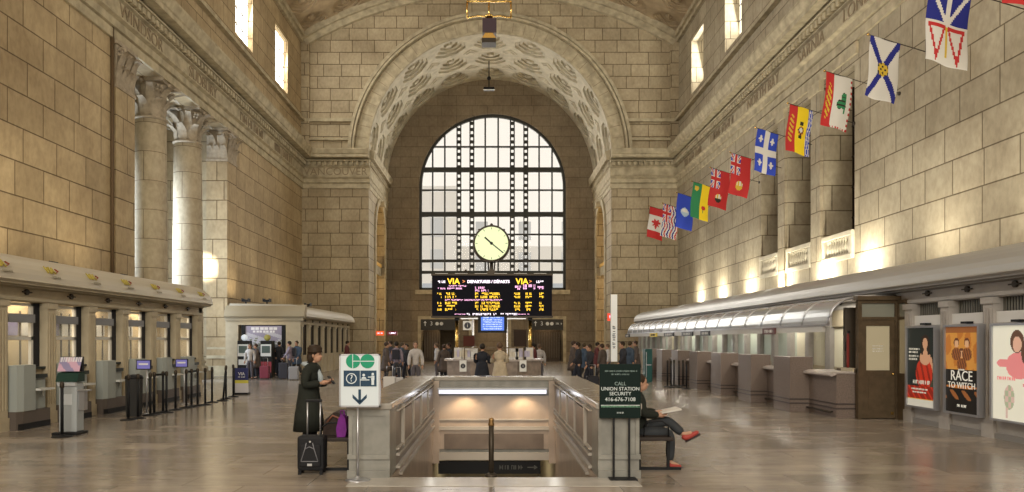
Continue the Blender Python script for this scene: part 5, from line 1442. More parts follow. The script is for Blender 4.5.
# woman on her phone
w = person('person', 'person in a long dark coat and hat looking at a phone', (.018, .020, .016), (.015, .015, .015), (.03, .018, .01), coat=.5, pose='phone', detail=1, hat=True, shoes=(.012, .01, .01))
put(w, 309, 0, math.radians(-12), Y=11.1, scale=.985)
mb = MB().mat(mat('scarf_grey_blue', (.32, .36, .38), .8)); mb.tube([(.07, -.07, 1.38), (.12, 0, 1.34), (.07, .07, 1.38), (-.05, .06, 1.42), (-.06, -.06, 1.42), (.06, -.07, 1.38)], .035, 8)
mb.tube([(.12, .02, 1.33), (.17, .03, 1.22), (.19, .02, 1.10)], [.04, .045, .03], 8)
o = mb.build('scarf'); o.parent = w
t = thing('phone', 'dark phone held up by the person in the dark coat', 'phone')
mb = MB().mat(M_BLACK); mb.obox((.36, .0, 1.18), (.012, .075, .15), Matrix.Rotation(math.radians(-40), 3, 'Y')); mb.mat(mat('phone_screen', (.3, .35, .4), .2, emit=.4)); mb.obox((.353, 0, 1.187), (.003, .065, .13), Matrix.Rotation(math.radians(-40), 3, 'Y'))
bpy.context.view_layer.update()
MWm = Matrix.LocRotScale(w.location, w.rotation_euler, w.scale)
bmesh.ops.transform(mb.bm, matrix=MWm, verts=mb.bm.verts); mb.build('case', None, t)

# bench helper: slim metal bench running away from the camera along the parapet
def bench(label, x0, x1, y0, y1):
    t = thing('bench', label, 'bench', ((x0+x1)/2, (y0+y1)/2, 0), group='black benches beside the parapet')
    mb = MB().mat(mat('bench_seat_dark', (.03, .022, .018), .5)); mb.box(x0, x1, y0, y1, .40, .45, .012); mb.build('seat', None, t)
    for y in (y0+.12, y1-.12):
        mb = MB().mat(M_BLACK); mb.box(x0-(.05 if x0 > 0 else .12), x1+(.12 if x0 > 0 else .03), y-.025, y+.025, 0, .035)
        for x in (x0+.06, x1-.05): mb.box(x-.018, x+.018, y-.018, y+.018, .035, .40)
        mb.build('leg', None, t)
    mb = MB().mat(M_BLACK)
    for y in (y0+.1, (y0+y1)/2): mb.tube([(x1-.05, y, .42), (x1-.05, y, .6), (x1-.14, y, .66), (x1-.3, y, .66), (x1-.38, y, .6), (x1-.38, y, .42)] if x0 > 0 else [(x0+.05, y, .42), (x0+.05, y, .58), (x0+.14, y, .64), (x0+.3, y, .64), (x0+.38, y, .42)], .014, 6)
    mb.build('armrest', None, t)
    return t
bench('black metal bench on the left of the parapet carrying the purple bag', -2.36, -1.90, 9.95, 13.2)
bench('black metal bench on the right of the parapet with the seated person', 1.90, 2.40, 10.0, 13.2)
s = person('person', 'seated person with crossed legs and red shoes beside the security sign', (.02, .018, .018), (.035, .038, .042), (.03, .02, .015), pose='sit', detail=1, shoes=(.33, .05, .04))
s.location = (1.99, 10.42, -.02); s.rotation_euler = (0, 0, math.radians(-4))
mb = MB().mat(mat('newspaper', (.55, .52, .48), .8)); mb.prism([(.0, 0), (.28, .05), (.26, .075), (.02, .02)], -.15, .15, lambda p, q, y: (2.3+p, 10.42+y, .74+q)); mb.build('newspaper', None, label='grey paper on the lap of the seated person', cat='newspaper')

# suitcase
t = thing('suitcase', 'black wheeled suitcase with raised silver handle in front of the person on the phone', 'suitcase', (-2.38, 9.85, 0))
SX, SYc = -2.385, 9.85
M_CASE = mat('black_fabric_case', (.014, .014, .016), .65, bump=.2, bscale=200)
mb = MB().mat(M_CASE); mb.box(SX-.175, SX+.175, SYc-.12, SYc+.12, .05, .50, .035); mb.box(SX-.14, SX+.14, SYc-.15, SYc-.1, .1, .40, .025); mb.build('shell', None, t)
mb = MB().mat(mat('case_piping', (.2, .2, .22), .4))
for s_ in (-1, 1): mb.tube([(SX+s_*.04, SYc-.158, .42), (SX+s_*.06, SYc-.16, .34), (SX+s_*.11, SYc-.158, .18)], .006, 6)
mb.tube([(SX-.06, SYc-.157, .34), (SX, SYc-.16, .37), (SX+.06, SYc-.157, .34)], .006, 6); mb.tube([(SX-.11, SYc-.157, .18), (SX+.11, SYc-.157, .18)], .006, 6)
mb.build('piping', None, t)
mb = MB().mat(M_STEEL)
for s_ in (-1, 1): mb.tube([(SX+s_*.085, SYc+.08, .48), (SX+s_*.085, SYc+.08, .94)], .011, 8)
mb.build('handle_tube', None, t)
mb = MB().mat(M_BLACK); mb.box(SX-.11, SX+.11, SYc+.06, SYc+.10, .93, .965, .01); mb.build('handle_grip', None, t)
for s_ in (-1, 1):
    mb = MB().mat(M_BLACK); mb.disc((SX+s_*.14, SYc+.06, .04), .04, (1, 0, 0), .03, 16); mb.build('wheel', None, t); mb = MB().mat(M_BLACK); mb.box(SX+s_*.14-.02, SX+s_*.14+.02, SYc-.12, SYc-.08, 0, .06); mb.build('foot', None, t)
mb = MB().mat(mat('tag_silver', (.5, .5, .5), .3, .6)); mb.box(SX-.03, SX+.03, SYc-.156, SYc-.15, .12, .15); mb.ball((SX, SYc-.13, .43), (.015, .008, .015), 8, 6); mb.build('badge', None, t)
# bags on the left bench
t = thing('handbag', 'purple handbag on the left bench beside the marble pier', 'bag', (-1.99, 10.1, .45))
mb = MB().mat(mat('purple_cloth', (.16, .02, .20), .6, var=.2, vscale=10))
mb.prism([(-.06, .0), (.05, -.0), (.07, .12), (.05, .28), (.0, .34), (-.04, .27), (-.07, .12)], 10.02, 10.18, lambda p, q, y: (-2.04+p, y, .452+q*.92)); mb.build('body', None, t)
mb = MB().mat(mat('purple_cloth')); mb.tube([(-2.07, 10.1, .68), (-2.06, 10.08, .8), (-2.02, 10.08, .8), (-2.0, 10.1, .68)], .012, 6); mb.build('strap', None, t)
t = thing('travel_bag', 'dark brown travel bag on the left bench behind the suitcase', 'bag', (-2.2, 10.3, .45))
mb = MB().mat(mat('dark_brown_bag', (.035, .022, .018), .6, bump=.3, bscale=30)); mb.prism([(-.2, 0), (.16, 0), (.19, .12), (.12, .28), (-.05, .31), (-.18, .2)], 10.25, 10.75, lambda p, q, y: (-2.14+p, y, .452+q)); mb.build('body', None, t)
mb = MB().mat(mat('bag_strap_tan', (.2, .08, .05), .6)); mb.tube([(-2.28, 10.24, .62), (-2.2, 10.22, .72), (-2.05, 10.22, .66), (-2.0, 10.24, .54)], .014, 6); mb.build('strap', None, t)

# ------------------------------------------------------------------ foreground signs
M_GOW = mat('sign_panel_white', (.60, .66, .70), .35); M_GOG = mat('go_green', (.015, .26, .14), .4); M_GON = mat('go_navy', (.02, .05, .09), .5)
YG = 9.32
t = thing('go_sign', 'white standing sign with green GO emblem and down arrow on a steel pole', 'sign', (-1.7, YG, 0))
gx0, gz1 = XZ(339.5, 354, YG); gx1, gz0 = XZ(380.5, 407, YG)
mb = MB().mat(M_GOW); mb.box(gx0+.02, gx1-.02, YG-.02, YG+.02, gz0+.02, gz1-.02); mb.build('board', None, t)
mb = MB().mat(M_STEEL)
for (a, b, c, d) in ((gx0, gx1, gz0, gz0+.02), (gx0, gx1, gz1-.02, gz1), (gx0, gx0+.02, gz0, gz1), (gx1-.02, gx1, gz0, gz1)): mb.box(a, b, YG-.025, YG+.025, c, d)
mb.build('frame', None, t)
mb = MB(); y = YG-.022
def gp(u, v): return gx0+(gx1-gx0)*u, gz0+(gz1-gz0)*v
# emblem: two green discs, the left with a white bar making a G, the right with a bar
mb.mat(M_GOG)
for cu in (.34, .69):
    c = gp(cu, .865); mb.disc((c[0], y-.002, c[1]), .088, (0, 1, 0), .004, 40)
mb.mat(M_GOW)
c = gp(.34, .865); mb.box(c[0]-.008, c[0]-.0, y-.006, y-.004, c[1]-.09, c[1]+.09); mb.box(c[0], c[0]+.095, y-.006, y-.004, c[1]-.004, c[1]+.006)
c2_ = gp(.69, .865); mb.box(c[0]+.085, c2_[0]-.078, y-.006, y-.004, c[1]-.09, c[1]+.09) if False else None
mb.box(c2_[0]-.09, c2_[0]+.09, y-.006, y-.004, c2_[1]-.005, c2_[1]+.005)
# pictogram panels
mb.mat(M_GON); a = gp(.11, .39); b = gp(.505, .69); mb.box(a[0], b[0], y-.004, y, a[1], b[1]); a = gp(.52, .39); b = gp(.91, .69); mb.box(a[0], b[0], y-.004, y, a[1], b[1])
mb.mat(M_GOW)
c = gp(.30, .54)
for i in range(24):
    a0, a1 = 2*PI*i/24, 2*PI*(i+1)/24
    mb.face([(c[0]+r*math.cos(q), y-.006, c[1]+r*math.sin(q)) for r, q in ((.055, a0), (.066, a0), (.066, a1), (.055, a1))])
mb.text('?', .12, (c[0], y-.006, c[1]), (1, 0, 0), (0, 0, 1), .001)
c = gp(.60, .55); mb.disc((c[0], y-.005, c[1]+.035), .017, (0,1,0), .003, 16); mb.prism([(-.03, 0), (.035, 0), (.02, .02), (-.018, .02)], y-.006, y-.004, lambda p, q, t_: (c[0]+p, t_, c[1]+q-.01))
mb.box(c[0]-.04, c[0]+.07, y-.006, y-.004, c[1]-.03, c[1]-.018)
c3 = gp(.82, .54); mb.disc((c3[0], y-.005, c3[1]+.055), .016, (0,1,0), .003, 16); mb.box(c3[0]-.02, c3[0]+.02, y-.006, y-.004, c3[1]-.02, c3[1]+.035); mb.box(c3[0]-.016, c3[0]+.016, y-.006, y-.004, c3[1]-.08, c3[1]-.02); mb.box(c3[0]-.06, c3[0], y-.006, y-.004, c3[1]+.012, c3[1]+.024)
mb.mat(M_GON); c = gp(.5, .19); mb.box(c[0]-.016, c[0]+.016, y-.004, y, c[1]-.06, c[1]+.095)
for s_ in (-1, 1): mb.prism([(0, -.095), (s_*.088, -.01), (s_*.088, .035), (0, -.05)], y-.004, y, lambda p, q, t_: (c[0]+p, t_, c[1]+q))
mb.build('pictograms', None, t)
px = (357.5-VX)*YG/F
mb = MB().mat(M_STEEL); mb.tube([(px, YG+.02, .02), (px, YG+.02, gz0+.1)], .015, 10); mb.build('pole', None, t)
mb = MB().mat(M_STEEL); mb.lathe([(.155, 0), (.155, .012), (.12, .022), (.03, .03), (.02, .06)], (px, YG+.02, 0), 32); mb.build('base', None, t)

YS = 9.42
M_SGN = mat('security_board_green_black', (.006, .014, .012), .6, spec=.1); M_SGL = mat('sign_lettering_pale', (.62, .68, .68), .5)
t = thing('security_sign', 'black standing sign with white security phone lettering in front of the right pier', 'sign', (1.55, YS, 0))
hx0, hz1 = XZ(599.5, 364, YS); hx1, hz0 = XZ(640.5, 418, YS)
mb = MB().mat(M_SGN); mb.box(hx0, hx1, YS-.02, YS+.02, hz0, hz1, .004); mb.build('board', None, t)
mb = MB().mat(mat('sign_lettering_grey', (.25, .33, .31), .5)); cxs = (hx0+hx1)/2; y = YS-.022; hh = hz1-hz0
def ln(txt, sz, v, dx=0): mb.text(txt, sz, (cxs+dx, y, hz1-hh*v), (1, 0, 0), (0, 0, 1), .0015)
dash(mb, (cxs, y, hz1-hh*.13), (1,0,0), (0,0,1), .4, .018, 1, .002); dash(mb, (cxs, y, hz1-hh*.19), (1,0,0), (0,0,1), .24, .018, 2, .002); ln('CALL', .062, .365)
mb.mat(M_SGL); ln('UNION STATION', .062, .46); ln('SECURITY', .062, .55); ln('416-676-7108', .068, .655)
mb.mat(mat('skyline_green', (.15, .3, .2), .5))
r2 = random.Random(5); x = hx0+.02
while x < hx1-.02:
    h_ = r2.uniform(.01, .03); mb.box(x, x+.012, y-.001, y, hz1-hh*.80, hz1-hh*.80+h_); x += .018
mb.mat(M_SGL); mb.box(hx0+.015, hx1-.015, y-.001, y, hz1-hh*.765-.002, hz1-hh*.765+.006); dash(mb, (cxs, y, hz1-hh*.9), (1,0,0), (0,0,1), .1, .02, 3, .002)
mb.build('lettering', None, t)
for px in (613.7, 629.2):
    x = (px-VX)*YS/F; mb = MB().mat(M_BLACK); mb.box(x-.012, x+.012, YS-.012, YS+.012, .02, hz0+.1); mb.build('leg', None, t)
mb = MB().mat(M_BLACK); x0_, x1_ = (609-VX)*YS/F, (636-VX)*YS/F; mb.box(x0_, x1_, YS-.12, YS+.12, 0, .02); mb.build('base', None, t)

# ------------------------------------------------------------------ left floor furniture
def stanchion():
    c = thing('belt_stanchion', 'x', 'stanchion')
    mb = MB().mat(M_BLACK); mb.tube([(0, 0, .02), (0, 0, .94)], .028, 10); mb.build('pole', None, c)
    mb = MB().mat(M_BLACK); mb.lathe([(.17, 0), (.17, .015), (.05, .035), (.03, .05)], seg=20); mb.build('base', None, c)
    mb = MB().mat(M_DARK); mb.lathe([(.03, .88), (.038, .9), (.038, .97), (.03, .99), (.01, 1.0)], seg=12); mb.build('cap', None, c)
    return c
sp = [(62, 437), (128.5, 420), (138, 418.5), (150.3, 415.5), (154.3, 414.5), (163, 412.6), (166.5, 412.8), (175.6, 410), (186.3, 408), (191.5, 407), (197.6, 406), (205.2, 405), (212, 402.6), (223, 401), (226, 399), (233.2, 397)]
pl = ['in front of the self service kiosk', 'left of the grey bin', 'right of the grey bin', 'first of the close group right of the bin', 'second of the close group right of the bin', 'third of the close group right of the bin', 'fourth of the close group right of the bin',
      'alone after the close group', 'first of three near the office end', 'second of three near the office end', 'third of three near the office end', 'just past the office end', 'second past the office end', 'leaning pair, left post', 'leaning pair, right post', 'directly left of the blue yellow sign']
st0 = stanchion(); prevp = None
for i, ((px, py), lb) in enumerate(zip(sp, pl)):
    o = st0 if i == 0 else copy_tree(st0)
    Y = CH*F/(py-HY); o.location = ((px-VX)*Y/F, Y, 0); o['label'] = 'black belt stanchion on the left, ' + lb; o['group'] = 'belt stanchions on the left'
    if i == 13: o.rotation_euler = (0, math.radians(5), 0)
def belt(a, b, lab):
    A = V(((sp[a][0]-VX)*CH*F/(sp[a][1]-HY)/F, CH*F/(sp[a][1]-HY), .93)); B = V(((sp[b][0]-VX)*CH*F/(sp[b][1]-HY)/F, CH*F/(sp[b][1]-HY), .93))
    d = (B-A).normalized(); mb = MB().mat(M_BLACK); A += d*.04; B -= d*.04; n = V((-d.y, d.x, 0))*.003
    vs = []
    mb.prism([(-.025, 0), (.025, 0), (.025, 1), (-.025, 1)], -1, 1, lambda p, q, t_: A+(B-A)*q+V((0, 0, p))+n*t_)
    mb.build('belt', None, label=lab, cat='belt', group='stanchion belts')
belt(4, 6, 'black belt stretched across the close group of stanchions right of the bin'); belt(8, 10, 'black belt between the three stanchions near the office end')
# more stanchions on the right by the stone counters
rp = [(667.5, 387), (671, 387.5), (674, 386), (679, 387.5), (683, 386), (686.5, 389)]
for i, (px, py) in enumerate(rp):
    o = copy_tree(st0); Y = CH*F/(py-HY); o.location = ((px-VX)*Y/F, Y, 0); o['label'] = 'black belt stanchion by the far right counters, %s from the left' % ORD[i]; o['group'] = 'belt stanchions on the right'
# self service kiosk
def kiosk(px, py, lab, s=1, rz=0):
    Y = CH*F/(py-HY); t = thing('self_service_kiosk', lab, 'kiosk', ((px-VX)*Y/F, Y, 0), rz, group='self service kiosks on the left')
    def bld(mb, nm):
        o = mb.build(nm); o.parent = t; return o
    mb = MB().mat(mat('kiosk_grey', (.33, .35, .36), .35)); mb.box(-.20, .20, -.12, .16, .05, .98, .02); bld(mb, 'cabinet')
    mb = MB().mat(M_BLACK); mb.box(-.28, .28, -.26, .2, 0, .05, .01); bld(mb, 'base')
    mb = MB().mat(mat('kiosk_green', (.012, .035, .026), .5)); mb.prism([(-.18, .98), (.12, .98), (.12, 1.16), (-.10, 1.14)], -.24, .24, lambda p, q, x: (x, p, q)); bld(mb, 'screen')
    mb = MB(); ks = [mat('kiosk_pink', (.45, .28, .35), .4, emit=.15), mat('kiosk_lilac', (.25, .22, .35), .4), mat('kiosk_white', (.6, .58, .6), .4)]
    raster(mb, lambda u, v: (-.25+.5*u, -.10+.12*v, 1.17+.26*v), 24, 12, lambda u, v: 2 if v > .7 and (u*9) % 1 > .4 else 0 if math.sin(u*8+v*5) > 0 else 1, ks); mb.mat(M_BLACK); mb.box(-.25, .25, .03, .08, 1.16, 1.44); bld(mb, 'header')
    mb = MB().mat(mat('keypad_white', (.5, .52, .54), .3)); mb.prism([(-.16, .9), (-.12, .9), (-.12, .98), (-.2, .96)], -.2, .2, lambda p, q, x: (x, p, q)); mb.box(-.1, .1, -.13, -.12, .55, .75); bld(mb, 'keypad')
    mb = MB().mat(M_STEEL); mb.box(.2, .42, -.1, .1, .80, .83, .005); mb.box(.20, .34, -.06, .06, .45, .8); bld(mb, 'side_tray')
    t.scale = (s*.82, s*.9, s); return t
kiosk(71, 434, 'grey self service kiosk with pink header panel standing near the left edge')
# grey bin between the first stanchions
Y = CH*F/(416-HY); c = V(((134-VX)*Y/F, Y, 0)); t = thing('waste_bin', 'dark grey bin between stanchions in front of the ticket office', 'bin', tuple(c))
mb = MB().mat(mat('bin_grey', (.05, .05, .05), .5)); mb.lathe([(.16, 0), (.17, .02), (.19, .85), (.20, .86)], tuple(c), 20); mb.build('body', None, t)
mb = MB().mat(M_BLACK); mb.lathe([(.20, .86), (.19, .92), (.12, .95), (.02, .96)], tuple(c), 20); mb.build('lid', None, t)
# small purple screens on arms
for (px, py, Y, lab) in ((143.5, 364.5, 17.6, 'purple information screen on a thin post, nearer one on the left'), (181.5, 363, 20.5, 'purple information screen on a thin post, farther one on the left')):
    c = P(px, py, Y); t = thing('screen_post', lab, 'screen', (c.x, c.y, 0), group='purple screens on the left')
    mb = MB().mat(M_BLACK); mb.box(c.x-.17, c.x+.17, Y, Y+.04, c.z-.12, c.z+.11); mb.build('case', None, t)
    mb = MB().mat(mat('screen_purple', (.16, .15, .42), .3, emit=.35)); mb.box(c.x-.15, c.x+.15, Y-.005, Y, c.z-.1, c.z+.09); mb.mat(M_SW); mb.box(c.x-.11, c.x+.11, Y-.008, Y-.005, c.z-.01, c.z+.03); mb.build('display', None, t)
    mb = MB().mat(M_STEEL); mb.tube([(c.x+.05, Y+.06, .02), (c.x+.05, Y+.06, c.z)], .02, 8); mb.lathe([(.13, 0), (.13, .015), (.02, .03)], (c.x+.05, Y+.06, 0), 16); mb.build('post', None, t)
# blue yellow sign
Y = CH*F/(394.5-HY); a = P(235, 394, Y); b = P(248, 368, Y); t = thing('floor_sign', 'free standing sign, navy above a yellow stripe and white, before the far pavilion', 'sign', ((a.x+b.x)/2, Y, 0))
mb = MB().mat(mat('sign_navy', (.03, .035, .11), .4)); mb.box(a.x, b.x, Y, Y+.05, .46, .85); mb.mat(mat('stripe_yellow', (.5, .45, .08), .4)); mb.box(a.x, b.x, Y, Y+.05, .36, .46); mb.mat(mat('sign_lilac_white', (.5, .48, .5), .4)); mb.box(a.x, b.x, Y, Y+.05, .06, .36); mb.build('panel', None, t)
mb = MB().mat(M_SW); mb.text('VIA', .14, ((a.x+b.x)/2, Y-.004, .66), (1,0,0), (0,0,1), .003); dash(mb, ((a.x+b.x)/2, Y-.004, .56), (1,0,0), (0,0,1), .25, .04, 2); mb.build('lettering', None, t)
mb = MB().mat(M_BLACK); mb.box(a.x-.02, b.x+.02, Y-.12, Y+.17, 0, .06); mb.box(a.x-.025, a.x, Y-.01, Y+.06, 0, .86); mb.build('frame', None, t)
# ticket machines before the far pavilion
def vending(px, lab, hb=1.0):
    Y = 34.6; x = (px-VX)*Y/F; t = thing('ticket_machine', lab, 'ticket machine', (x, Y, 0), group='ticket machines at the far pavilion')
    mb = MB().mat(mat('machine_black', (.02, .02, .02), .4)); mb.box(x-.27, x+.27, Y, Y+.5, 0, 1.72, .03); mb.build('cabinet', None, t)
    mb = MB().mat(M_SW); mb.box(x-.24, x+.24, Y-.02, Y, 1.0, 1.55); mb.mat(mat('machine_screen', (.1, .13, .12), .3)); mb.box(x-.19, x+.19, Y-.03, Y-.02, 1.15, 1.48); mb.build('screen', None, t)
    mb = MB().mat(mat('machine_red', (.28, .05, .06), .5)); mb.box(x-.25, x+.25, Y-.02, Y, .25, .75) if '272' in lab or hb > 1 else mb.mat(M_SW).box(x-.2, x+.2, Y-.02, Y, .6, .85); mb.build('lower_panel', None, t)
    mb = MB().mat(mat('globe_white', (.6, .65, .7), .3, emit=.5) if hb <= 1 else mat('topper_yellow', (.4, .36, .1), .4)); mb.ball((x, Y+.2, 1.86), (.16, .1, .15)); mb.build('topper', None, t)
vending(243, 'black ticket machine with a white round topper, left of the pair'); vending(266, 'black ticket machine with a red lower panel, right of the pair', 1.2)

# teal partition by the right counters and small distant things
Y = 31; x = (648.5-VX)*Y/F; t = thing('teal_cabinet', 'narrow dark teal cabinet at the far end of the right counters', 'cabinet', (x, Y, 0))
mb = MB().mat(mat('teal_paint', (.02, .08, .075), .4)); mb.box(x-.14, x+.16, Y, Y+.5, 0, 1.38, .01); mb.build('body', None, t)
mb = MB().mat(M_STEEL); mb.box(x-.10, x+.12, Y-.01, Y, .7, .74); mb.box(x-.10, x-.08, Y-.02, Y-.01, .2, 1.25); mb.build('trim', None, t)

# ------------------------------------------------------------------ other people
G = 'people in the hall'
pa = person('person', 'x', (.02, .022, .03), (.02, .02, .025), (.02, .015, .01), pose='desk', coat=.45)
put(pa, 482, 0, math.radians(80), 'person in a long black coat leaning at the information desk', Y=22.0, scale=.98)
pb = person('person', 'x', (.42, .35, .25), (.04, .035, .03), (.10, .06, .035), pose='desk', coat=.6)
put(pb, 500, 0, math.radians(95), 'person in a long beige coat standing at the information desk', Y=21.6, scale=1.0)
protos = [person('person', 'x', (.03, .03, .035), (.02, .02, .03), (.03, .02, .015), pose='walk'),
          person('person', 'x', (.09, .07, .06), (.03, .03, .04), (.05, .03, .02), pose='stand', coat=.4),
          person('person', 'x', (.22, .18, .22), (.05, .05, .06), (.02, .015, .01), pose='walk', bag=(.03, .03, .04)),
          person('person', 'x', (.45, .42, .40), (.10, .09, .1), (.12, .08, .05), pose='stand'),
          person('person', 'x', (.10, .03, .03), (.03, .03, .03), (.02, .015, .01), pose='stand', coat=.35),
          person('person', 'x', (.05, .07, .10), (.06, .055, .05), (.06, .04, .02), pose='walk', coat=.3)]
used = [False]*6
desc = ['all dark clothes walking', 'a brown coat standing', 'a lilac jacket with a dark backpack', 'a pale grey top standing', 'a dark red coat standing', 'a navy coat walking']
spots = [ # px, foot Y(depth), proto, rotation deg, where
 (250, 33.4, 3, -90, 'close to the left ticket machine'), (256.5, 33.9, 1, 200, 'between the ticket machines'), (279, 35.4, 0, 90, 'right of the red panelled machine'), (290, 33.8, 2, 180, 'at the far pavilion corner'), (297, 35.0, 5, 250, 'at the corner of the far pavilion'),
 (347, 38, 4, 10, 'above the white sign with the green emblem'), (386, 30, 1, 20, 'leftmost in the left crowd'), (391, 33, 0, 200, 'second in the left crowd'), (396.5, 29, 2, 90, 'third in the left crowd'), (402, 34, 5, 10, 'fourth in the left crowd'), (407, 31, 0, 250, 'fifth in the left crowd'),
 (415.8, 25.6, 3, -90, 'before the left back doorway'), (437, 33, 3, 180, 'in the left back doorway'), (444, 29.5, 1, 90, 'left of the information desk'), (449.5, 31, 0, 200, 'close to the left corner of the information desk'), (534, 27.5, 4, 180, 'right of the information desk'), (539.5, 30, 3, 90, 'second right of the information desk'),
 (573, 30, 1, 0, 'leftmost of the crowd on the right'), (578.5, 26.5, 0, 180, 'second of the crowd on the right'), (584, 31, 5, 30, 'third of the crowd on the right'), (590, 25, 0, 200, 'fourth of the crowd on the right'), (597, 33, 4, 0, 'fifth of the crowd on the right'), (602.5, 29, 1, 140, 'sixth of the crowd on the right'), (608, 32, 3, 180, 'seventh of the crowd on the right'), (623, 26, 0, 190, 'behind the black security sign, left'), (629.5, 29, 5, 40, 'behind the black security sign, right'), (636, 33, 1, 180, 'beside the far end of the right office'),
]
for px, Y, k, rz, where in spots:
    o = protos[k] if not used[k] else copy_tree(protos[k]); used[k] = True
    o.location = ((px-VX)*Y/F, Y, 0); o.rotation_euler = (0, 0, math.radians(rz)); sc_ = 1+(.04*math.sin(px))-.02; o.scale = (sc_,)*3
    o['label'] = 'person in ' + desc[k] + ', ' + where; o['group'] = G
# luggage lying by the left crowd
def trolley(px, Y, lab, colr, h=.6):
    x = (px-VX)*Y/F; t = thing('suitcase', lab, 'suitcase', (x, Y, 0), group='luggage in the hall')
    mb = MB().mat(mat('case_%.2f_%.2f_%.2f' % colr, colr, .5)); mb.box(x-.2, x+.2, Y, Y+.25, .05, h, .03); mb.build('shell', None, t)
    mb = MB().mat(M_STEEL); mb.tube([(x-.1, Y+.2, h-.02), (x-.1, Y+.2, h+.35), (x+.1, Y+.2, h+.35), (x+.1, Y+.2, h-.02)], .012, 6); mb.build('handle', None, t)
    for s_ in (-1, 1):
        mb = MB().mat(M_BLACK); mb.disc((x+s_*.16, Y+.2, .04), .04, (1, 0, 0), .03, 12); mb.build('wheel', None, t)
trolley(389, 25.5, 'white suitcase on the floor by the left crowd', (.6, .58, .56), .5); trolley(397, 26.5, 'pale suitcase right of the white one by the left crowd', (.5, .47, .45), .42)
trolley(283, 33, 'dark suitcase before the far pavilion banner', (.04, .04, .05), .75); trolley(293, 32.4, 'grey suitcase at the pavilion corner', (.3, .3, .32), .6); trolley(264, 33.2, 'dark red suitcase in front of the right ticket machine', (.2, .04, .06), .6)
trolley(593, 24, 'black suitcase beside the crowd on the right', (.015, .015, .02), .6)
# poster stands against the back wall between doorways
for (px, py, w, h, lab, colr) in ((520, 338, 1.0, 1.3, 'small framed picture on the back wall right of the centre doorway', (.05, .03, .02)), (469, 341, .9, .8, 'small dark red panel on the back wall left of the centre doorway', (.12, .03, .02))):
    c = P(px, py, YB-.08); t = thing('framed_picture', lab, 'picture', tuple(c))
    mb = MB().mat(mat('pict_%.2f' % colr[0], colr, .5)); mb.box(c.x-w/2, c.x+w/2, YB-.1, YB-.02, c.z-h/2, c.z+h/2); mb.build('panel', None, t)
    mb = MB().mat(M_BRONZE); mb.box(c.x-w/2-.06, c.x+w/2+.06, YB-.08, YB-.01, c.z-h/2-.06, c.z-h/2); mb.box(c.x-w/2-.06, c.x+w/2+.06, YB-.08, YB-.01, c.z+h/2, c.z+h/2+.06); mb.build('frame', None, t)

# building across the street beyond the window
t = thing('building', 'pale building with a low train shed roof seen through the great window', 'building', (0, 120, 0))
mb = MB().mat(mat('far_facade', (.80, .78, .74), .8)); mb.box(-26, -6, 118, 130, 0, 26); mb.box(-6, 30, 122, 130, 0, 17)
for i in range(7):
    for j in range(3): mb.mat(mat('far_windows', (.6, .62, .64), .3)); mb.box(-24+i*7, -22+i*7, 117.9 if i < 3 else 121.9, 122, 8+j*5, 11+j*5)
mb.mat(mat('far_roof', (.45, .5, .58), .5)); mb.box(-40, 40, 100, 110, 8.5, 9.3)
mb.build('facade', None, t)

# ------------------------------------------------------------------ floodlights on the office roofs
def lamp(typ, name, loc, power, col, size=None, rot=None, size_y=None, spot=None, spread=None):
    l = bpy.data.lights.new(name, typ); l.energy = power; l.color = col
    if typ == 'AREA':
        l.shape = 'RECTANGLE' if size_y else 'SQUARE'; l.size = size
        if size_y: l.size_y = size_y
        if spread: l.spread = spread
    elif typ == 'SPOT': l.spot_size = spot; l.spot_blend = .6; l.shadow_soft_size = size or .1
    elif size: l.shadow_soft_size = size
    o = bpy.data.objects.new(name, l); COL.objects.link(o); o.location = loc
    if rot is not None:
        d = V(rot).normalized(); o.rotation_euler = d.to_track_quat('-Z', 'Y').to_euler()
    return o
WARM = (1, .86, .62); COOL = (.86, .92, 1.0); NEUT = (1, .93, .80)
def flood(x, y, z, s, lab, power, col, aim):
    t = thing('floodlight', lab, 'floodlight', (x, y, z), group='floodlights on the office roofs')
    mb = MB().mat(M_BLACK); mb.box(x-.16, x+.16, y-.2, y+.2, z+.10, z+.2); mb.box(x-.03, x+.03, y-.03, y+.03, z, z+.1); mb.box(x-.16, x-.14, y-.2, y+.2, z+.2, z+.26); mb.box(x+.14, x+.16, y-.2, y+.2, z+.2, z+.26); mb.build('housing', None, t)
    lamp('AREA', 'flood_lamp', (x, y, z+.27), power, col, .3, aim)
RFL = [12.0, 16.5, 20.6, 24.9, 28.0, 32.0, 36.5, 41.0, 45.3]
for i, y in enumerate(RFL):
    flood(11.95 if i > 2 else 11.2, y, 3.53, -1, 'dark floodlight on the right office roof, number %s from the near end' % ['one', 'two', 'three', 'four', 'five', 'six', 'seven', 'eight', 'nine'][i], 150 if i > 2 else 90, (1, .93, .76), (.1, .0, 1))
for i, y in enumerate([11.5, 15.5, 19.5, 23.2]):
    flood(-11.6, y, 3.53, 1, 'dark floodlight on the near left office roof, %s from the near end' % ORD[i], 38, WARM, (.05, .1, 1))
for i, (x, y) in enumerate(((-12.2, 36.9), (-11.2, 37.0), (-10.3, 41.5), (-11.5, 46))):
    flood(x, y, 3.53, 1, 'dark floodlight on the far pavilion roof, %s' % ['nearest the wall', 'second along the front', 'beside the roof edge', 'at the back'][i], 22, WARM, (0, .1, 1))
# ------------------------------------------------------------------ light
w_ = bpy.data.worlds.new('sky'); SC.world = w_; w_.use_nodes = True
bg = w_.node_tree.nodes['Background']; bg.inputs['Color'].default_value = (1, .93, .82, 1); bg.inputs['Strength'].default_value = .95
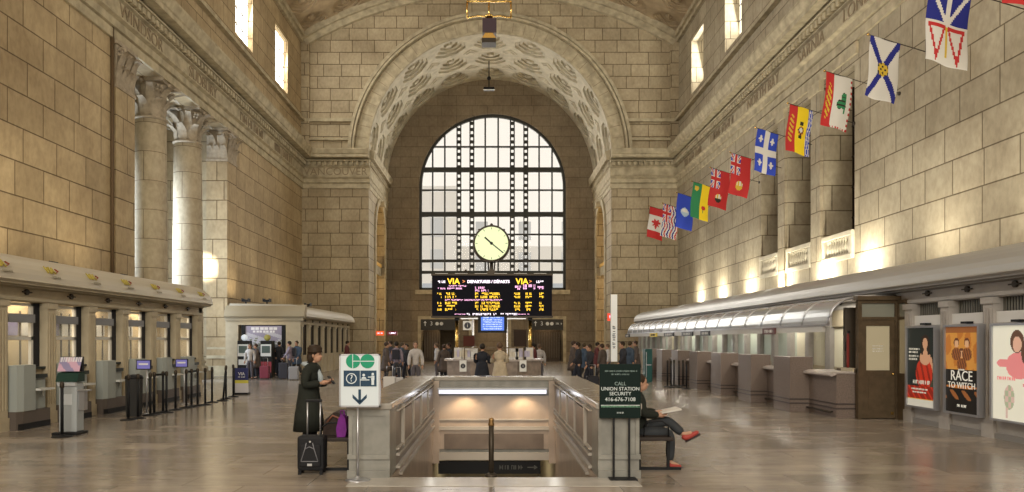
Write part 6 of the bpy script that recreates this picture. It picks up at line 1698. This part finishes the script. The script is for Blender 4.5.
# daylight through the great windows at both ends, the side bays and the clerestory
lamp('AREA', 'daylight_front_window', (WC, YB+1.4, 12.5), 2600, (1, .95, .86), 10.5, (0, -1, -.12), 13)
lamp('AREA', 'daylight_rear_window', (AC, Y0+.3, 12.5), 5600, NEUT, 14, (0, 1, -.05), 16)
lamp('AREA', 'daylight_left_bay', (XL-3.9, 31, 5), 1700, (.72, .85, 1), 6, (1, -.15, .0), 7)
for c in CLER:
    if c < 0: continue
    lamp('AREA', 'daylight_clerestory', (XL-.24, c, 18.97), 480, (1, .97, .9), 2.5, (1, 0, -.2), 3.2)
    lamp('AREA', 'daylight_clerestory', (XR+.7, c, 18.97), 260, (1, .97, .9), 2.5, (-1, 0, -.2), 3.2)
# sunbeam on the pier beyond the columns
lamp('SPOT', 'sun_through_side_window', (XL-3.3, 29.0, 7.0), 16000, (1, .95, .85), .12, (2.3, 7.5, -1.7), spot=math.radians(11))
# ticket office interiors
for y in (10.5, 13.5, 16.5, 19.5, 22.5): lamp('AREA', 'office_light', (-10.1, y, 2.66), 50, (1, .85, .6), 1.2, (0, 0, -1))
lamp('AREA', 'pavilion_light', (-11.2, PY0-.6, 2.75), 5, (1, .88, .68), 2.0, (0, .25, -1), .3)
# strip lights under the right canopy and over the left counters
for y in (18.5, 22, 26, 30, 34, 38): lamp('AREA', 'canopy_light', (8.45, y, 2.62), 32, (1, .94, .8), 1.6, (0.1, 0, -1), .15)
# side rooms behind the jamb arches
for s in (-1, 1): lamp('POINT', 'side_room_light', (AC+s*(AR+2.6), 55.5, 5.4), 260, (1, .68, .3), .3)
for s in (-1, 1): lamp('AREA', 'ledge_light', (AC+s*(AR+.45), 56, 7.75), 30, (1, .6, .12), 3.6, (0, 0, 1), .2)
for x in (-4.4, 4.2): lamp('POINT', 'lobby_light', (x, YB+.9, 3.1), 45, (1, .85, .6), .2)
lamp('AREA', 'lobby_exit_light', (-.3, YB+6.5, 2.0), 260, (1, .97, .92), 2.4, (0, -1, 0), 2.6)
# stairwell: two lamps under the strip light and a glow from below
for x in (-.62, .62): lamp('SPOT', 'stair_lamp', (x, SY1-.36, .60), 22, (1, .72, .42), .05, (0, .35, -1), spot=math.radians(120))
lamp('AREA', 'lower_light', (0, 19.5, -.9), 40, (1, .95, .6), 1.5, (0, 0, -1))
lamp('AREA', 'well_light', (0, SY1-.3, .6), 4, (.95, .95, 1), 2.2, (0, -.6, -1), .1)
# view
vs = SC.view_settings; vs.view_transform = 'Standard'; vs.look = 'None'; vs.gamma = 1; vs.exposure = .15
vs.use_curve_mapping = False
cy = SC.cycles
cy.max_bounces = 8; cy.diffuse_bounces = 4; cy.glossy_bounces = 3; cy.transparent_max_bounces = 8; cy.sample_clamp_indirect = 6
cy.use_denoising = True
# unseen spots added for the bright patches on the right-hand roof
for y in (24.5, 27.8, 31.5, 36.0, 40.5):
    lamp('SPOT', 'roof_patch_fill', (9.3, y, 4.1), 70, (1, .95, .84), .12, (-.12, 0, -1), spot=math.radians(62))
